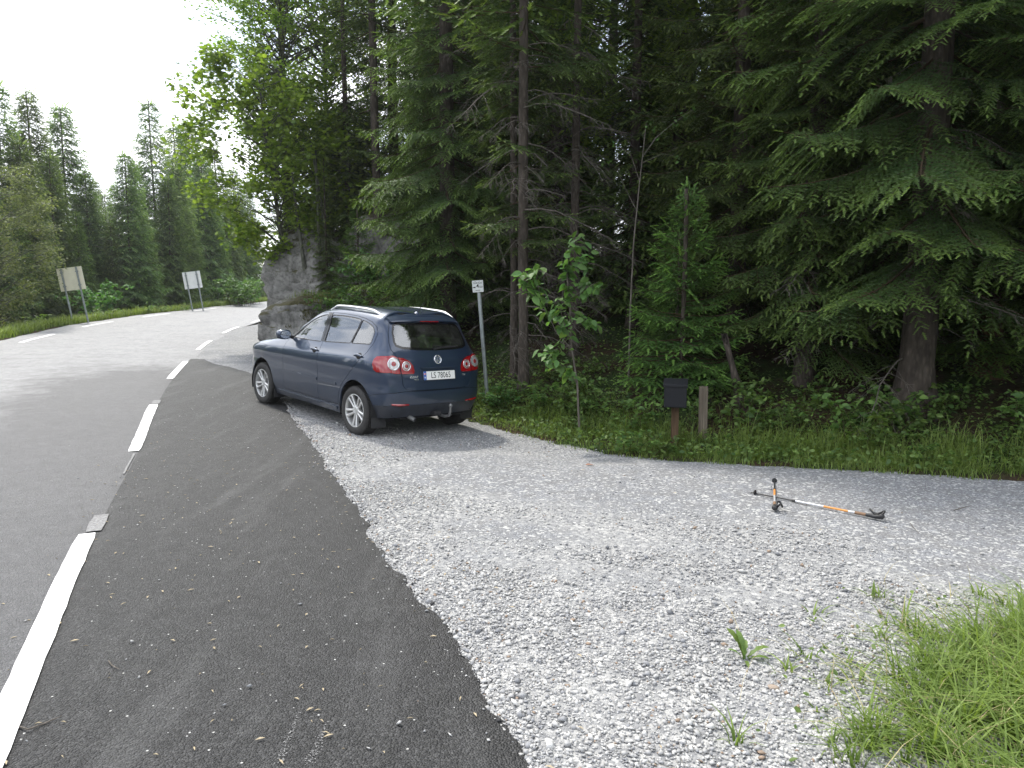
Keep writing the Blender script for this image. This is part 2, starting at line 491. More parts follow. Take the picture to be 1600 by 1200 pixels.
_ad = nd(_nt, "ShaderNodeMath", operation='ADD'); _nt.links.new(_at, _ad.inputs[0]); _nt.links.new(_nn, _ad.inputs[1])
_nt.links.new(mixc(_nt, ramp(_nt, _ad.outputs[0], [(.5, 0), (1.3, 1)]), _old, mixc(_nt, 1.0, _old, (.30, .30, .31), 'MULTIPLY')), _b.inputs["Base Color"])
M_APRON = mat_asphalt("new_asphalt", .008, .024, .07, .5, .62, .9, track=True)

def strip(name, L, Rr, yy, nc, zoff, mat, rag=None):
    """sheet between the curves L(y) and R(y), draped over the ground"""
    t = np.linspace(0, 1, nc)
    xl, xr = L(yy)[:, None], Rr(yy)[:, None]
    X = xl + (xr - xl) * t[None, :]; Y = np.repeat(yy[:, None], nc, 1)
    Z = ground(X, Y) + zoff
    Z[:, -1] -= rag if rag else 0
    n = len(yy); idx = np.arange(n * nc).reshape(n, nc)
    q = np.stack([idx[:-1, :-1], idx[:-1, 1:], idx[1:, 1:], idx[1:, :-1]], -1).reshape(-1, 4)
    return mesh_np(name, np.stack([X, Y, Z], -1).reshape(-1, 3), q, mat, smooth=True)
yy = np.concatenate([np.arange(-20, 20, .25), np.arange(20, 88, .4)])
rag_r = lambda y: .05 * np.sin(y * 3.1) + .03 * np.sin(y * 7.7 + 1) + .02 * np.sin(y * 17 + 2)
road = obj("road", strip("road", lambda y: far_x(y) - .42 + .6 * rag_r(y), lambda y: near_x(y) + .14, yy, 26, .016, M_ROAD, .014))
_v = np.empty(len(road.data.vertices) * 3, np.float32); road.data.vertices.foreach_get("co", _v); _v = _v.reshape(-1, 3)
_dn = np.abs(poly_dist(NEAR, _v[:, 0], _v[:, 1]))
_fr = (1 - sstep(.1, 3.2, _dn)) * (1 - sstep(12, 16.5, _v[:, 1]))
road.data.attributes.new("fresh", 'FLOAT', 'POINT').data.foreach_set("value", _fr.astype(np.float32))
tag(road, "worn grey two-lane asphalt road curving right uphill", kind="structure")
# old road asphalt edge beyond the apron carries on as shoulder
ya = np.arange(-4.5, 16.6, .03)
rr = np.random.default_rng(3)
jit = np.convolve(rr.normal(0, 1, len(ya) + 8), np.ones(3) / 3, 'same')[:len(ya)] * .022
edge = lambda y: apr_x(y) + .022 * np.sin(y * 2.3 + .5) + .016 * np.sin(y * 5.9) + .012 * np.sin(y * 11.7 + 2) + jit * .8
t = np.linspace(0, 1, 12) ** .7
xl = near_x(ya)[:, None] + .05; xr = edge(ya)[:, None]
xr = np.maximum(xr, xl + .1)
X = xl + (xr - xl) * t[None, :]; Y = np.repeat(ya[:, None], 12, 1)
X[:, -2] = np.maximum(X[:, -3] + .01, xr[:, 0] - .028)
Z = ground(X, Y) + .010; Z[:, -1] -= .018
idx = np.arange(X.size).reshape(X.shape)
q = np.stack([idx[:-1, :-1], idx[:-1, 1:], idx[1:, 1:], idx[1:, :-1]], -1).reshape(-1, 4)
apron = obj("asphalt_apron", mesh_np("asphalt_apron", np.stack([X, Y, Z], -1).reshape(-1, 3), q, M_APRON, smooth=True))
tag(apron, "fresh dark asphalt apron joining the road to the gravel", kind="structure")

# ---- painted dashes (parts of the road)
m_paint, nt, b = new_mat("road_paint")
co = objco(nt)
n1 = noise_t(nt, co, 45, 5, .7); n2 = noise_t(nt, co, 6, 4)
nt.links.new(mixc(nt, ramp(nt, n1, [(.30, .55), (.42, 0.0)]), ramp(nt, n2, [(.3, (.70, .70, .69)), (.7, (.82, .82, .81))]), (.25, .25, .25)), b.inputs["Base Color"])
b.inputs["Roughness"].default_value = .6
bump(nt, b, n1, .3, .004)
m_worn, nt, b = new_mat("worn_paint")
co = objco(nt)
n1 = noise_t(nt, co, 75, 6, .75)
nt.links.new(mixc(nt, ramp(nt, n1, [(.40, 0), (.75, 1)]), (.085, .085, .088), (.34, .34, .34)), b.inputs["Base Color"]); b.inputs["Roughness"].default_value = .7
def along(P):
    P = np.array(P); s = np.r_[0, np.cumsum(np.hypot(*np.diff(P, axis=0).T))]
    return P, s
def dash(P, s0, s1, w, off, mat, name, parent, z=.0205):
    P, s = along(P)
    ss = np.linspace(s0, s1, max(3, int((s1 - s0) / .12)))
    x = np.interp(ss, s, P[:, 0]); y = np.interp(ss, s, P[:, 1])
    tx, ty = np.gradient(x), np.gradient(y); L = np.hypot(tx, ty); nx_, ny_ = ty / L, -tx / L
    wv = np.full(len(ss), w / 2); wv[0] *= .86; wv[-1] *= .86
    j = rr.normal(0, .0022, (2, len(ss)))
    A = np.stack([x + nx_ * (off - wv + j[0]), y + ny_ * (off - wv + j[0])], -1); B = np.stack([x + nx_ * (off + wv + j[1]), y + ny_ * (off + wv + j[1])], -1)
    XY = np.concatenate([A, B]); V = np.c_[XY, ground(XY[:, 0], XY[:, 1]) + z]
    n = len(ss); i = np.arange(n - 1)
    return obj(name, mesh_np(name, V, np.stack([i, n + i, n + i + 1, i + 1], -1), mat), parent)
def s_of(P, y):
    P, s = along(P); return float(np.interp(y, P[:, 1], s))
for (ya0, ya1) in ((1.4, 5.1), (7.9, 10.62), (13.25, 16.05), (18.4, 21.0), (23.4, 26.2)):
    dash(NEAR, s_of(NEAR, ya0), s_of(NEAR, ya1), .125, 0, m_paint, "edge_dash", road)
s_ = s_of(NEAR, 28.6)
for k in range(5):
    dash(NEAR, s_ + 6 * k, s_ + 6 * k + 3, .125, 0, m_paint, "edge_dash", road)
dash(NEAR, s_of(NEAR, 5.14), s_of(NEAR, 5.55), .115, .03, m_worn, "worn_dash", road)
dash(NEAR, s_of(NEAR, 10.66), s_of(NEAR, 10.95), .115, .02, m_worn, "worn_dash", road)
dash(NEAR, s_of(NEAR, 6.9), s_of(NEAR, 7.8), .02, 0.02, m_worn, "worn_dash", road)
s_ = s_of(FAR, 19.5)
for k in range(-4, 8):
    dash(FAR, s_ + 6 * k, s_ + 6 * k + 3, .13, .28, m_paint, "far_edge_dash", road)
# two scuffed paint marks on the apron: crumbs of worn paint
for (a, c) in (((437, 1198), (468, 1116)), ((484, 1199), (512, 1133))):
    p0, p1 = px_ground(*a), px_ground(*c); d = (p1 - p0)[:2]; n = 150
    tq = rr.uniform(0, 1, n) ** 1.3; cx_ = p0[:2] + d * tq[:, None] + rr.normal(0, 1, (n, 2)) * (.011 * (1.1 - .8 * tq))[:, None]
    sz = rr.uniform(.0012, .0036, n); an = rr.uniform(0, 6.28, n)
    V = np.stack([np.c_[cx_[:, 0] + sz * np.cos(an + k * 1.57), cx_[:, 1] + sz * np.sin(an + k * 1.57), ground(cx_[:, 0], cx_[:, 1]) + .0135] for k in range(4)], 1).reshape(-1, 3)
    o = obj("paint_scuff", mesh_np("paint_scuff", V, np.arange(4 * n).reshape(-1, 4), m_worn), apron); o["kind"] = "stuff"
def edge_at(y): return np.interp(y, ya, edge(ya))
# ================================================================== plant builders
def mat_leaf(name, dark, light, trans=.3, rough=.55, attr="tip", spec=.35):
    m, nt, b = new_mat(name)
    out = nt.nodes["Material Output"]
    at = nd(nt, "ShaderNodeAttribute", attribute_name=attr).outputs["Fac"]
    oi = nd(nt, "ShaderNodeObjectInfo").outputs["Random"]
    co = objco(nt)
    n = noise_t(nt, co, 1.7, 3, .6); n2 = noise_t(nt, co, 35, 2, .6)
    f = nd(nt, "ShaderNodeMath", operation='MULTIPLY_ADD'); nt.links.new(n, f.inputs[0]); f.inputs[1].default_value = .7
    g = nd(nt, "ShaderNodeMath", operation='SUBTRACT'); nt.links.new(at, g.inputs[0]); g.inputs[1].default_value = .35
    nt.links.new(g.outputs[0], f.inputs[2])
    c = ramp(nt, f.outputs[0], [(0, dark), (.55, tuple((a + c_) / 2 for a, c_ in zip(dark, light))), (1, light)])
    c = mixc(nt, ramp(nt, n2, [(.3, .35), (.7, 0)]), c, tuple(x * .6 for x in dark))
    hs = nd(nt, "ShaderNodeHueSaturation"); nt.links.new(c, hs.inputs["Color"])
    mr = nd(nt, "ShaderNodeMapRange"); nt.links.new(oi, mr.inputs[0]); mr.inputs[3].default_value = .485; mr.inputs[4].default_value = .512
    nt.links.new(mr.outputs[0], hs.inputs["Hue"])
    mr2 = nd(nt, "ShaderNodeMapRange"); nt.links.new(oi, mr2.inputs[0]); mr2.inputs[3].default_value = .8; mr2.inputs[4].default_value = 1.2
    nt.links.new(mr2.outputs[0], hs.inputs["Value"])
    nt.links.new(hs.outputs[0], b.inputs["Base Color"])
    b.inputs["Roughness"].default_value = rough; b.inputs["Specular IOR Level"].default_value = spec
    if trans > 0:
        tl = nd(nt, "ShaderNodeBsdfTranslucent"); 
        nt.links.new(mixc(nt, 1.0, hs.outputs[0], (1.5, 1.55, .75), 'MULTIPLY'), tl.inputs[0])
        mx = nd(nt, "ShaderNodeMixShader"); mx.inputs[0].default_value = trans
        nt.links.new(b.outputs[0], mx.inputs[1]); nt.links.new(tl.outputs[0], mx.inputs[2]); nt.links.new(mx.outputs[0], out.inputs["Surface"])
    return m
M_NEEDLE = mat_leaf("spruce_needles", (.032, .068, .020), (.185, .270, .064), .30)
M_NEEDLE_F = mat_leaf("sunlight_tinted_needles", (.045, .092, .030), (.20, .29, .085), .36)  # paler needle copy: sunlight put into the colour, plus fresh growth
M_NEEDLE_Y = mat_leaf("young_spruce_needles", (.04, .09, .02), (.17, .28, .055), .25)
M_BROADL = mat_leaf("maple_leaves", (.075, .14, .022), (.28, .38, .06), .5)
M_BIRCHL = mat_leaf("birch_leaves", (.085, .125, .05), (.25, .31, .13), .42)
M_HAZEL = mat_leaf("sallow_leaves", (.05, .12, .035), (.14, .26, .07), .35)
M_STRAW = plain("dry_straw", (.34, .29, .15), .8, noise=9, var=.3)
M_GRASS = mat_leaf("grass_blades", (.07, .115, .022), (.28, .35, .095), .4)
M_HERB = mat_leaf("herb_leaves", (.05, .11, .028), (.19, .29, .075), .35)
M_MOSS = mat_leaf("moss", (.03, .035, .008), (.12, .105, .025), .15)
def mat_bark(name, dark, light, scale=22, stretch=.35, moss=0.0):
    m, nt, b = new_mat(name)
    co = objco(nt)
    mp = nd(nt, "ShaderNodeMapping"); nt.links.new(co, mp.inputs[0]); mp.inputs["Scale"].default_value = (1, 1, stretch)
    v = voro_t(nt, mp.outputs[0], scale, "Distance"); n = noise_t(nt, mp.outputs[0], scale * .6, 6, .65); n0 = noise_t(nt, co, 1.2, 4)
    c = ramp(nt, n, [(.3, dark), (.7, light)])
    c = mixc(nt, ramp(nt, v, [(.0, 0), (.5, .55)]), c, tuple(x * .45 for x in dark))
    if moss: c = mixc(nt, ramp(nt, n0, [(.5, 0), (.68, moss)]), c, (.05, .07, .025))
    nt.links.new(c, b.inputs["Base Color"]); b.inputs["Roughness"].default_value = .9; b.inputs["Specular IOR Level"].default_value = .2
    inv_ = nd(nt, "ShaderNodeMath", operation='SUBTRACT'); inv_.inputs[0].default_value = 1; nt.links.new(v, inv_.inputs[1])
    bump(nt, b, inv_.outputs[0], .8, .02)
    return m
M_BARK = mat_bark("spruce_bark", (.052, .043, .036), (.165, .135, .11))
M_BARK_G = mat_bark("aspen_bark", (.07, .075, .055), (.20, .20, .16), 14, .5, .6)
M_DEADW = mat_bark("dead_twigs", (.12, .105, .09), (.27, .24, .205), 30, .2)
M_TWIG = plain("twig_wood", (.055, .038, .022), .9, spec=.2)

def unit(v): return v / np.maximum(np.linalg.norm(v, axis=-1, keepdims=True), 1e-9)

def shoots_mesh(B, D, U, L, tip, K=5, w=.012, full=True):
    """needle shoots: bases B, directions D, up U, lengths L -> verts, tris, tip-attribute per vertex"""
    n = len(B); S_ = unit(np.cross(D, U)); U2 = np.cross(S_, D)
    Vs = []; T = []
    rows = [(1, .35), (-1, .35)] if full else [(1, .25), (-1, .25)]
    fr = (np.arange(K) + .25) / K
    for (sg, up) in rows + ([(0, 1.0)] if full else []):
        for k, f in enumerate(fr):
            if sg == 0 and k % 2: continue
            c = B + D * (L * f)[:, None]; h = (L / K * .80)[:, None]
            ww = w * (1 - .45 * f)
            Vs.append(np.stack([c - D * h * .5, c + D * h, c + D * (h * 1.5) + (S_ * sg + U2 * up) * ww], 1)); T.append(np.repeat(tip[:, None], 3, 1))
    V = np.concatenate(Vs).reshape(-1, 3); tt = np.concatenate(T).ravel()
    return V, np.arange(len(V)).reshape(-1, 3), tt

def spruce_branch(L, rs, sag=.25, tipup=.18, shoot=.085, spacing=.055, lod=0, lat=.42, hang=.35):
    """one bough along +X -> (shoot bases, dirs, ups, lengths, tips), stem polylines"""
    nu = 12
    u = np.linspace(0, 1, nu)
    side_w = rs.normal(0, .03) * L
    rx = np.stack([u * L * .97, side_w * u ** 2 * 2, L * (-sag * u ** 1.2 + tipup * u ** 3)], -1)
    stems = [(rx, .014 * L ** .7, .003)]
    P = lambda q: np.stack([np.interp(q, u, rx[:, i]) for i in range(3)], -1)
    B = []; D = []; U = []; LL = []; TT = []
    def add(b_, d_, u_, l_, t_): B.append(b_); D.append(d_); U.append(u_); LL.append(l_); TT.append(t_)
    q = .10 + rs.uniform(0, .05)
    sgn = 1
    while q < .98:
        p = P(q); t_ = unit(P(min(1, q + .03)) - P(max(0, q - .03)))
        s_ = unit(np.cross(t_, [0, 0, 1.0])) * sgn
        ang = R(62 - 22 * q + rs.uniform(-9, 9))
        ll = L * lat * (min(1, q / .22) ** .6) * (1 - q) ** .62 * rs.uniform(.7, 1.15) + .05
        d0 = unit(t_ * math.cos(ang) + s_ * math.sin(ang) + np.array([0, 0, rs.uniform(-.15, .1)]))
        m = max(2, int(ll / (spacing * .9)))
        f = np.linspace(0, 1, m + 1)
        lp = p + d0 * (f * ll)[:, None] + np.array([0, 0, -1.0]) * (hang * ll * f ** 1.8)[:, None]
        if lod == 0 and ll > .15: stems.append((lp[::max(1, m // 3)], .004, .0015))
        td = unit(np.gradient(lp, axis=0))
        sd = unit(np.cross(td, np.array([0, 0, 1.0])))
        for j in range(1, m + 1):
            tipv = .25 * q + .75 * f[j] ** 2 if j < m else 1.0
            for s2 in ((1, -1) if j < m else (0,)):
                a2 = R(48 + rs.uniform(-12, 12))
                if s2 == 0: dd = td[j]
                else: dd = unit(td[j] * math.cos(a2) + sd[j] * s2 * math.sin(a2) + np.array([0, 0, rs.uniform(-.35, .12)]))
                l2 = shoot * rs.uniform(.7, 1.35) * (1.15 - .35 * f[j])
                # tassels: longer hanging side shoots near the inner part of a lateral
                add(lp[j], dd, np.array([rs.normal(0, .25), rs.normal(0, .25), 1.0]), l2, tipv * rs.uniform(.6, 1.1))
        q += spacing * 1.15 / L * rs.uniform(.7, 1.25) * (1.0 if lod == 0 else 1.5); sgn = -sgn
    add(rx[-1], unit(rx[-1] - rx[-2]), np.array([0, 0, 1.0]), shoot * 1.3, 1.0)
    return [np.array(B), np.array(D), unit(np.array(U)), np.array(LL), np.array(TT)], stems

def stem_mesh(stems, n=4):
    """tapered prisms for polylines [(pts, r0, r1)]"""
    Vs = []; Fs = []; b = 0
    for pts, r0, r1 in stems:
        pts = np.asarray(pts); m = len(pts)
        if m < 2: continue
        t = unit(np.gradient(pts, axis=0)); ref = np.where(np.abs(t[:, 2:3]) > .9, np.array([[1.0, 0, 0]]), np.array([[0, 0, 1.0]]))
        a = unit(np.cross(t, ref)); c = np.cross(a, t); r = np.linspace(r0, r1, m)[:, None]
        ang = np.arange(n) * 2 * math.pi / n
        ring = pts[:, None] + (a[:, None] * np.cos(ang)[None, :, None] + c[:, None] * np.sin(ang)[None, :, None]) * r[:, :, None]
        Vs.append(ring.reshape(-1, 3))
        i = np.arange(m - 1)[:, None] * n + b; k = np.arange(n)[None]; k1 = (k + 1) % n
        Fs.append(np.stack([np.stack([i + k, i + k1, i + n + k1], -1), np.stack([i + k, i + n + k1, i + n + k], -1)], 2).reshape(-1, 3)); b += m * n
    if not Vs: return np.zeros((0, 3)), np.zeros((0, 3), int)
    return np.concatenate(Vs), np.concatenate(Fs)

def foliage_mesh(name, parts, mats):
    """parts: [(V, F, tip or None, material index)] joined into one mesh datablock"""
    V = np.concatenate([p[0] for p in parts]); o = np.cumsum([0] + [len(p[0]) for p in parts])
    F = np.concatenate([p[1] + o[i] for i, p in enumerate(parts)])
    me = mesh_np(name, V, F)
    for m in mats: me.materials.append(m)
    mi = np.concatenate([np.full(len(p[1]), p[3], np.int32) for p in parts]); me.polygons.foreach_set("material_index", mi)
    tp = np.concatenate([p[2] if p[2] is not None else np.zeros(len(p[0])) for p in parts]).astype(np.float32)
    me.attributes.new("tip", 'FLOAT', 'POINT').data.foreach_set("value", tp)
    return me

def trunk_mesh(name, H, r0, rs, mat, flare=1.35, lean=0.0, n=12, segs=16, r_top=.03, knots=True, bend=.05):
    z = np.concatenate([[-.25, 0, .12, .3, .6], np.linspace(1.0, H, segs)])
    r = r_top + (r0 - r_top) * (1 - np.clip(z, 0, H) / H) ** .85
    r = r * (1 + (flare - 1) * np.exp(-np.clip(z, 0, None) / .22))
    cx_ = lean * z + bend * np.sin(z * .45 + rs.uniform(0, 6)) * (z / H); cy_ = bend * np.sin(z * .38 + rs.uniform(0, 6)) * (z / H)
    ang = np.arange(n) * 2 * math.pi / n
    lob = 1 + .12 * np.exp(-np.clip(z, 0, None) / .3)[:, None] * np.cos(ang * 5 + 1)[None] + .04 * rs.normal(0, 1, (len(z), n))
    V = np.stack([cx_[:, None] + r[:, None] * lob * np.cos(ang), cy_[:, None] + r[:, None] * lob * np.sin(ang), np.repeat(z[:, None], n, 1)], -1).reshape(-1, 3)
    m = len(z); i = np.arange(m - 1)[:, None] * n; k = np.arange(n)[None]; k1 = (k + 1) % n
    F = np.stack([i + k, i + k1, i + n + k1, i + n + k], -1).reshape(-1, 4)
    return mesh_np(name, V, F, mat, smooth=True), (lambda zz: (np.interp(zz, z, cx_), np.interp(zz, z, cy_), np.interp(zz, z, r)))

def rotz(V, a):
    c, s = math.cos(a), math.sin(a); return np.stack([V[:, 0]*c - V[:, 1]*s, V[:, 0]*s + V[:, 1]*c, V[:, 2]], -1)
def rotpitch(V, a):
    c, s = math.cos(a), math.sin(a); return np.stack([V[:, 0]*c - V[:, 2]*s, V[:, 1], V[:, 0]*s + V[:, 2]*c], -1)

_BR = {}
def branch_lib(lod):
    if lod in _BR: return _BR[lod]
    rs = np.random.default_rng(100 + lod); lib = {}
    for L in (.35, .7, 1.1, 1.6, 2.2):
        out = []
        for k in range(3 if lod == 0 else 2):
            if lod == 0: a, st = spruce_branch(L, rs, rs.uniform(.12, .26), rs.uniform(.1, .2), .105, .056, 0, lat=.48, hang=rs.uniform(.25, .55)); V, F, T = shoots_mesh(*a, K=4, w=.021)
            elif lod == 1: a, st = spruce_branch(L, rs, rs.uniform(.12, .26), rs.uniform(.1, .2), .18, .095, 1, lat=.48, hang=rs.uniform(.25, .55)); V, F, T = shoots_mesh(*a, K=3, w=.045, full=False)
            elif lod == 3: a, st = spruce_branch(L, rs, rs.uniform(.12, .26), rs.uniform(.1, .2), .23, .105, 1, lat=.5, hang=rs.uniform(.3, .6)); V, F, T = shoots_mesh(*a, K=3, w=.062, full=False)
            else: a, st = spruce_branch(L, rs, rs.uniform(.12, .26), rs.uniform(.1, .2), .33, .19, 1, lat=.48, hang=rs.uniform(.25, .55)); V, F, T = shoots_mesh(*a, K=3, w=.095, full=False)
            sv, sf = stem_mesh(st[:1] if lod else st, 3)
            out.append((V, F, T, sv, sf))
        lib[L] = out
    _BR[lod] = lib
    return lib

def spruce_crown(name, H, rs, z0, prof, per_m, lod_at, tr, mats, pitch0=-12, pitch1=28, sector=None, gapiness=.0, whorl=0):
    """prof(z) -> bough length; per_m(z) -> boughs per metre of height; lod_at(z) -> branch library"""
    parts = []; wk = 0
    z = z0
    az = rs.uniform(0, 6.28)
    while z < H - .15:
        lod = lod_at(z); lib = branch_lib(lod)
        Lw = prof(z) * rs.uniform(.78, 1.15)
        az += 2.4 + rs.uniform(-.5, .5) if not whorl else 6.283 / whorl + rs.uniform(-.25, .25)
        if Lw > .12 and rs.uniform() > gapiness:
            key = min(lib, key=lambda k: abs(k - Lw)); V, F, T, sv, sf = lib[key][rs.integers(len(lib[key]))]
            sc_ = Lw / key; t = z / H
            pit = R(pitch0 + (pitch1 - pitch0) * t ** 1.3 + rs.uniform(-9, 9))
            x, y, r = tr(z)
            def tf(A): return rotz(rotpitch(A * sc_, pit), az) + np.array([x, y, z])
            parts.append((tf(V), F, T, 0))
            if len(sv): parts.append((tf(sv), sf, None, 1))
        wk += 1
        if not whorl: z += 1.0 / per_m(z) * rs.uniform(.6, 1.4)
        elif wk % whorl == 0: z += whorl / per_m(z) * rs.uniform(.75, 1.25); az += rs.uniform(0, 1)
        else: z += rs.uniform(-.04, .05)
    # leader
    lib = branch_lib(lod_at(H)); V, F, T, sv, sf = lib[.35][0]; x, y, r = tr(H)
    parts.append((rotpitch(V, R(85)) + np.array([x, y, H - .3]), F, T, 0))
    return foliage_mesh(name, parts, mats)

def dead_branch_mesh(rs, L):
    u = np.linspace(0, 1, 7)
    kink = np.cumsum(rs.normal(0, .05, 7)) * L
    P = np.stack([u * L, kink * .5, L * (-.30 * u ** 1.4 + .05 * np.sin(u * 5)) + kink * .25], -1); st = [(P, .007 + .004 * L, .002)]
    for k in range(int(5 + L * 7)):
        q = rs.uniform(.2, 1); p = np.array([np.interp(q, u, P[:, i]) for i in range(3)])
        s_ = rs.choice([-1, 1]); d = unit(np.array([.6, s_ * .8, rs.uniform(-.5, .2)])); l = L * .38 * (1.15 - q) * rs.uniform(.6, 1.5)
        m = np.linspace(0, 1, 4)[:, None]
        pp = p + d * m * l + np.array([0, 0, -1]) * (m ** 2) * l * rs.uniform(.2, .8)
        st.append((pp, .0035, .0012))
        for _ in range(2):
            p2 = pp[2] + rs.normal(0, .01, 3); st.append((np.stack([p2, p2 + unit(d + rs.normal(0, .5, 3)) * l * .4 + [0, 0, -.06]]), .0022, .001))
    V, F = stem_mesh(st, 4)
    return V, F

LEAF_DIAMOND = (np.array([(0, 0, 0), (.42, .34, .05), (1, 0, -.04), (.42, -.34, .05)]), np.array([(0, 2, 1), (0, 3, 2)]))
LEAF_OVAL = (np.array([(0, 0, 0), (.25, .27, .05), (.62, .26, .04), (1, 0, -.06), (.62, -.26, .04), (.25, -.27, .05)]), np.array([(0, 2, 1), (0, 3, 2), (0, 4, 3), (0, 5, 4)]))
def maple_leaf():
    an = [0, 18, 38, 58, 78, 105, 150]; rd = [1.0, .55, .85, .45, .62, .35, .12]
    pts = [(0, 0, 0)]
    for s_ in (1, -1):
        for a, r_ in zip(an, rd):
            pts.append((.35 + r_ * .65 * math.cos(R(a)), s_ * r_ * .65 * math.sin(R(a)), -.10 * r_))
    V = np.array(pts); F = [(0, i, i + 1) for i in range(1, 7)] + [(0, i + 1, i) for i in range(8, 14)]
    return V, np.array(F)
LEAF_MAPLE = maple_leaf()
def leaves_mesh(P, D, size, tmpl, rs, tilt=.5):
    """scatter copies of a leaf template: positions P, growth direction D"""
    TV, TF = tmpl; n = len(P)
    up = unit(np.array([0, 0, 1.0]) + rs.normal(0, tilt, (n, 3)))
    d = unit(D - up * (D * up).sum(1, keepdims=True) + 1e-6); s_ = np.cross(up, d)
    V = P[:, None] + (TV[None, :, 0:1] * d[:, None] + TV[None, :, 1:2] * s_[:, None] + TV[None, :, 2:3] * up[:, None]) * size[:, None, None]
    F = TF[None] + (np.arange(n) * len(TV))[:, None, None]
    return V.reshape(-1, 3), F.reshape(-1, 3)

def broad_tree(name, rs, H, z0, rad, nclump, nleaf, lsize, tmpl, lean=(0, 0), r0=.09, droop=0.0, clump_r=.38, bark=None, leafm=None, squash=1.0):
    """trunk mesh + crown mesh (limbs, twigs and leaves)"""
    tm, tr = trunk_mesh("trunk", H * .93, r0, rs, bark, 1.3, lean[0], n=9, segs=12, r_top=.012, bend=.12)
    stems = []; LP = []; LD = []; TP = []
    for k in range(nclump):
        t = rs.uniform(0, 1) ** .8; z = z0 + (H - z0) * t
        env = rad * math.sin(math.pi * min(.98, .12 + .84 * (1 - t) ** .8)) ** .7
        a = rs.uniform(0, 6.283); rr_ = env * rs.uniform(.35, 1.05) ** .6
        c = np.array([lean[0] * z + rr_ * math.cos(a), lean[1] * z + rr_ * math.sin(a) * squash, z + rs.normal(0, .1)])
        zb = max(z0 * .8, z - rr_ * rs.uniform(.3, .8)); bx_, by_, br = tr(zb); b0 = np.array([bx_, by_, zb])
        mid = (b0 + c) / 2 + np.array([0, 0, .10 * rr_])
        f = np.linspace(0, 1, 5)[:, None]; pl = (1-f)**2 * b0 + 2*f*(1-f) * mid + f*f * c
        stems.append((pl, max(.006, r0 * .22), .003))
        m = int(nleaf * rs.uniform(.5, 1.5)); cr_ = clump_r * rs.uniform(.6, 1.35)
        out = unit(c - np.array([lean[0] * z, lean[1] * z, z - .3]))
        for _ in range(5):
            e = c + unit(out + rs.normal(0, .8, 3)) * cr_ * rs.uniform(.6, 1.1) + [0, 0, -droop * cr_]
            stems.append((np.stack([pl[3], (pl[3] + e) / 2 + [0, 0, .04], e]), .004, .0012))
            q = rs.uniform(.15, 1.05, m // 5 + 1)[:, None]
            pp = pl[3] + (e - pl[3]) * q + rs.normal(0, .055 + cr_ * .12, (len(q), 3)) + np.array([0, 0, -droop]) * q * cr_ * .5
            LP.append(pp); LD.append(unit((e - pl[3])[None] + rs.normal(0, .6, (len(q), 3)))); TP.append(rs.uniform(.1, 1, len(q)))
    P = np.concatenate(LP); D = np.concatenate(LD)
    V, F = leaves_mesh(P, D, lsize * rs.uniform(.6, 1.25, len(P)), tmpl, rs)
    sv, sf = stem_mesh(stems, 4)
    cm = foliage_mesh("crown", [(V, F, np.repeat(np.concatenate(TP), len(tmpl[0])), 0), (sv, sf, None, 1)], [leafm, bark])
    return tm, cm

def tree_obj(name, tm, cm, loc, rz=0, sc=1.0, label=None, group=None, cat="tree", tilt=(0, 0)):
    t = empty(name, loc, rz); t.scale = (sc, sc, sc); t.rotation_euler = (tilt[0], tilt[1], rz)
    obj("trunk", tm, t)
    if cm is not None:
        obj("crown", cm, t)
    tag(t, label, cat, group)
    return t

def grass_mesh(name, P, h, rs, mat, width=.005, bend=.5, segs=3, lean=None, ang=None):
    n = len(P); a = rs.uniform(0, 6.283, n) if ang is None else ang; d = np.stack([np.cos(a), np.sin(a), np.zeros(n)], -1)
    if lean is not None: d = unit(d + np.array(lean))
    s_ = np.stack([-d[:, 1], d[:, 0], np.zeros(n)], -1)
    b = bend * rs.uniform(.2, 1.6, n); w = width * rs.uniform(.6, 1.5, n)
    f = np.linspace(0, 1, segs + 1)
    rows = []
    for i, q in enumerate(f):
        c = P + d * (h * b * q ** 2)[:, None] + np.array([0, 0, 1.0]) * (h * (q - .35 * b * q ** 2.5))[:, None]
        ww = (w * (1 - q) ** .6 * (1 if q < 1 else 0))[:, None]
        rows += [c - s_ * ww, c + s_ * ww] if i < segs else [c]
    m = len(rows); V = np.stack(rows, 1); F = []
    for i in range(segs - 1): F += [(2*i, 2*i+1, 2*i+3), (2*i, 2*i+3, 2*i+2)]
    F.append((2*segs-2, 2*segs-1, 2*segs)); F = np.array(F)
    FF = (F[None] + (np.arange(n) * m)[:, None, None]).reshape(-1, 3)
    me = mesh_np(name, V.reshape(-1, 3), FF, mat)
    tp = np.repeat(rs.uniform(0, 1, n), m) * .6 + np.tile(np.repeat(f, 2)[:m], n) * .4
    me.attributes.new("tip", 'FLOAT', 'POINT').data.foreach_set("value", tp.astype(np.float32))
    return me

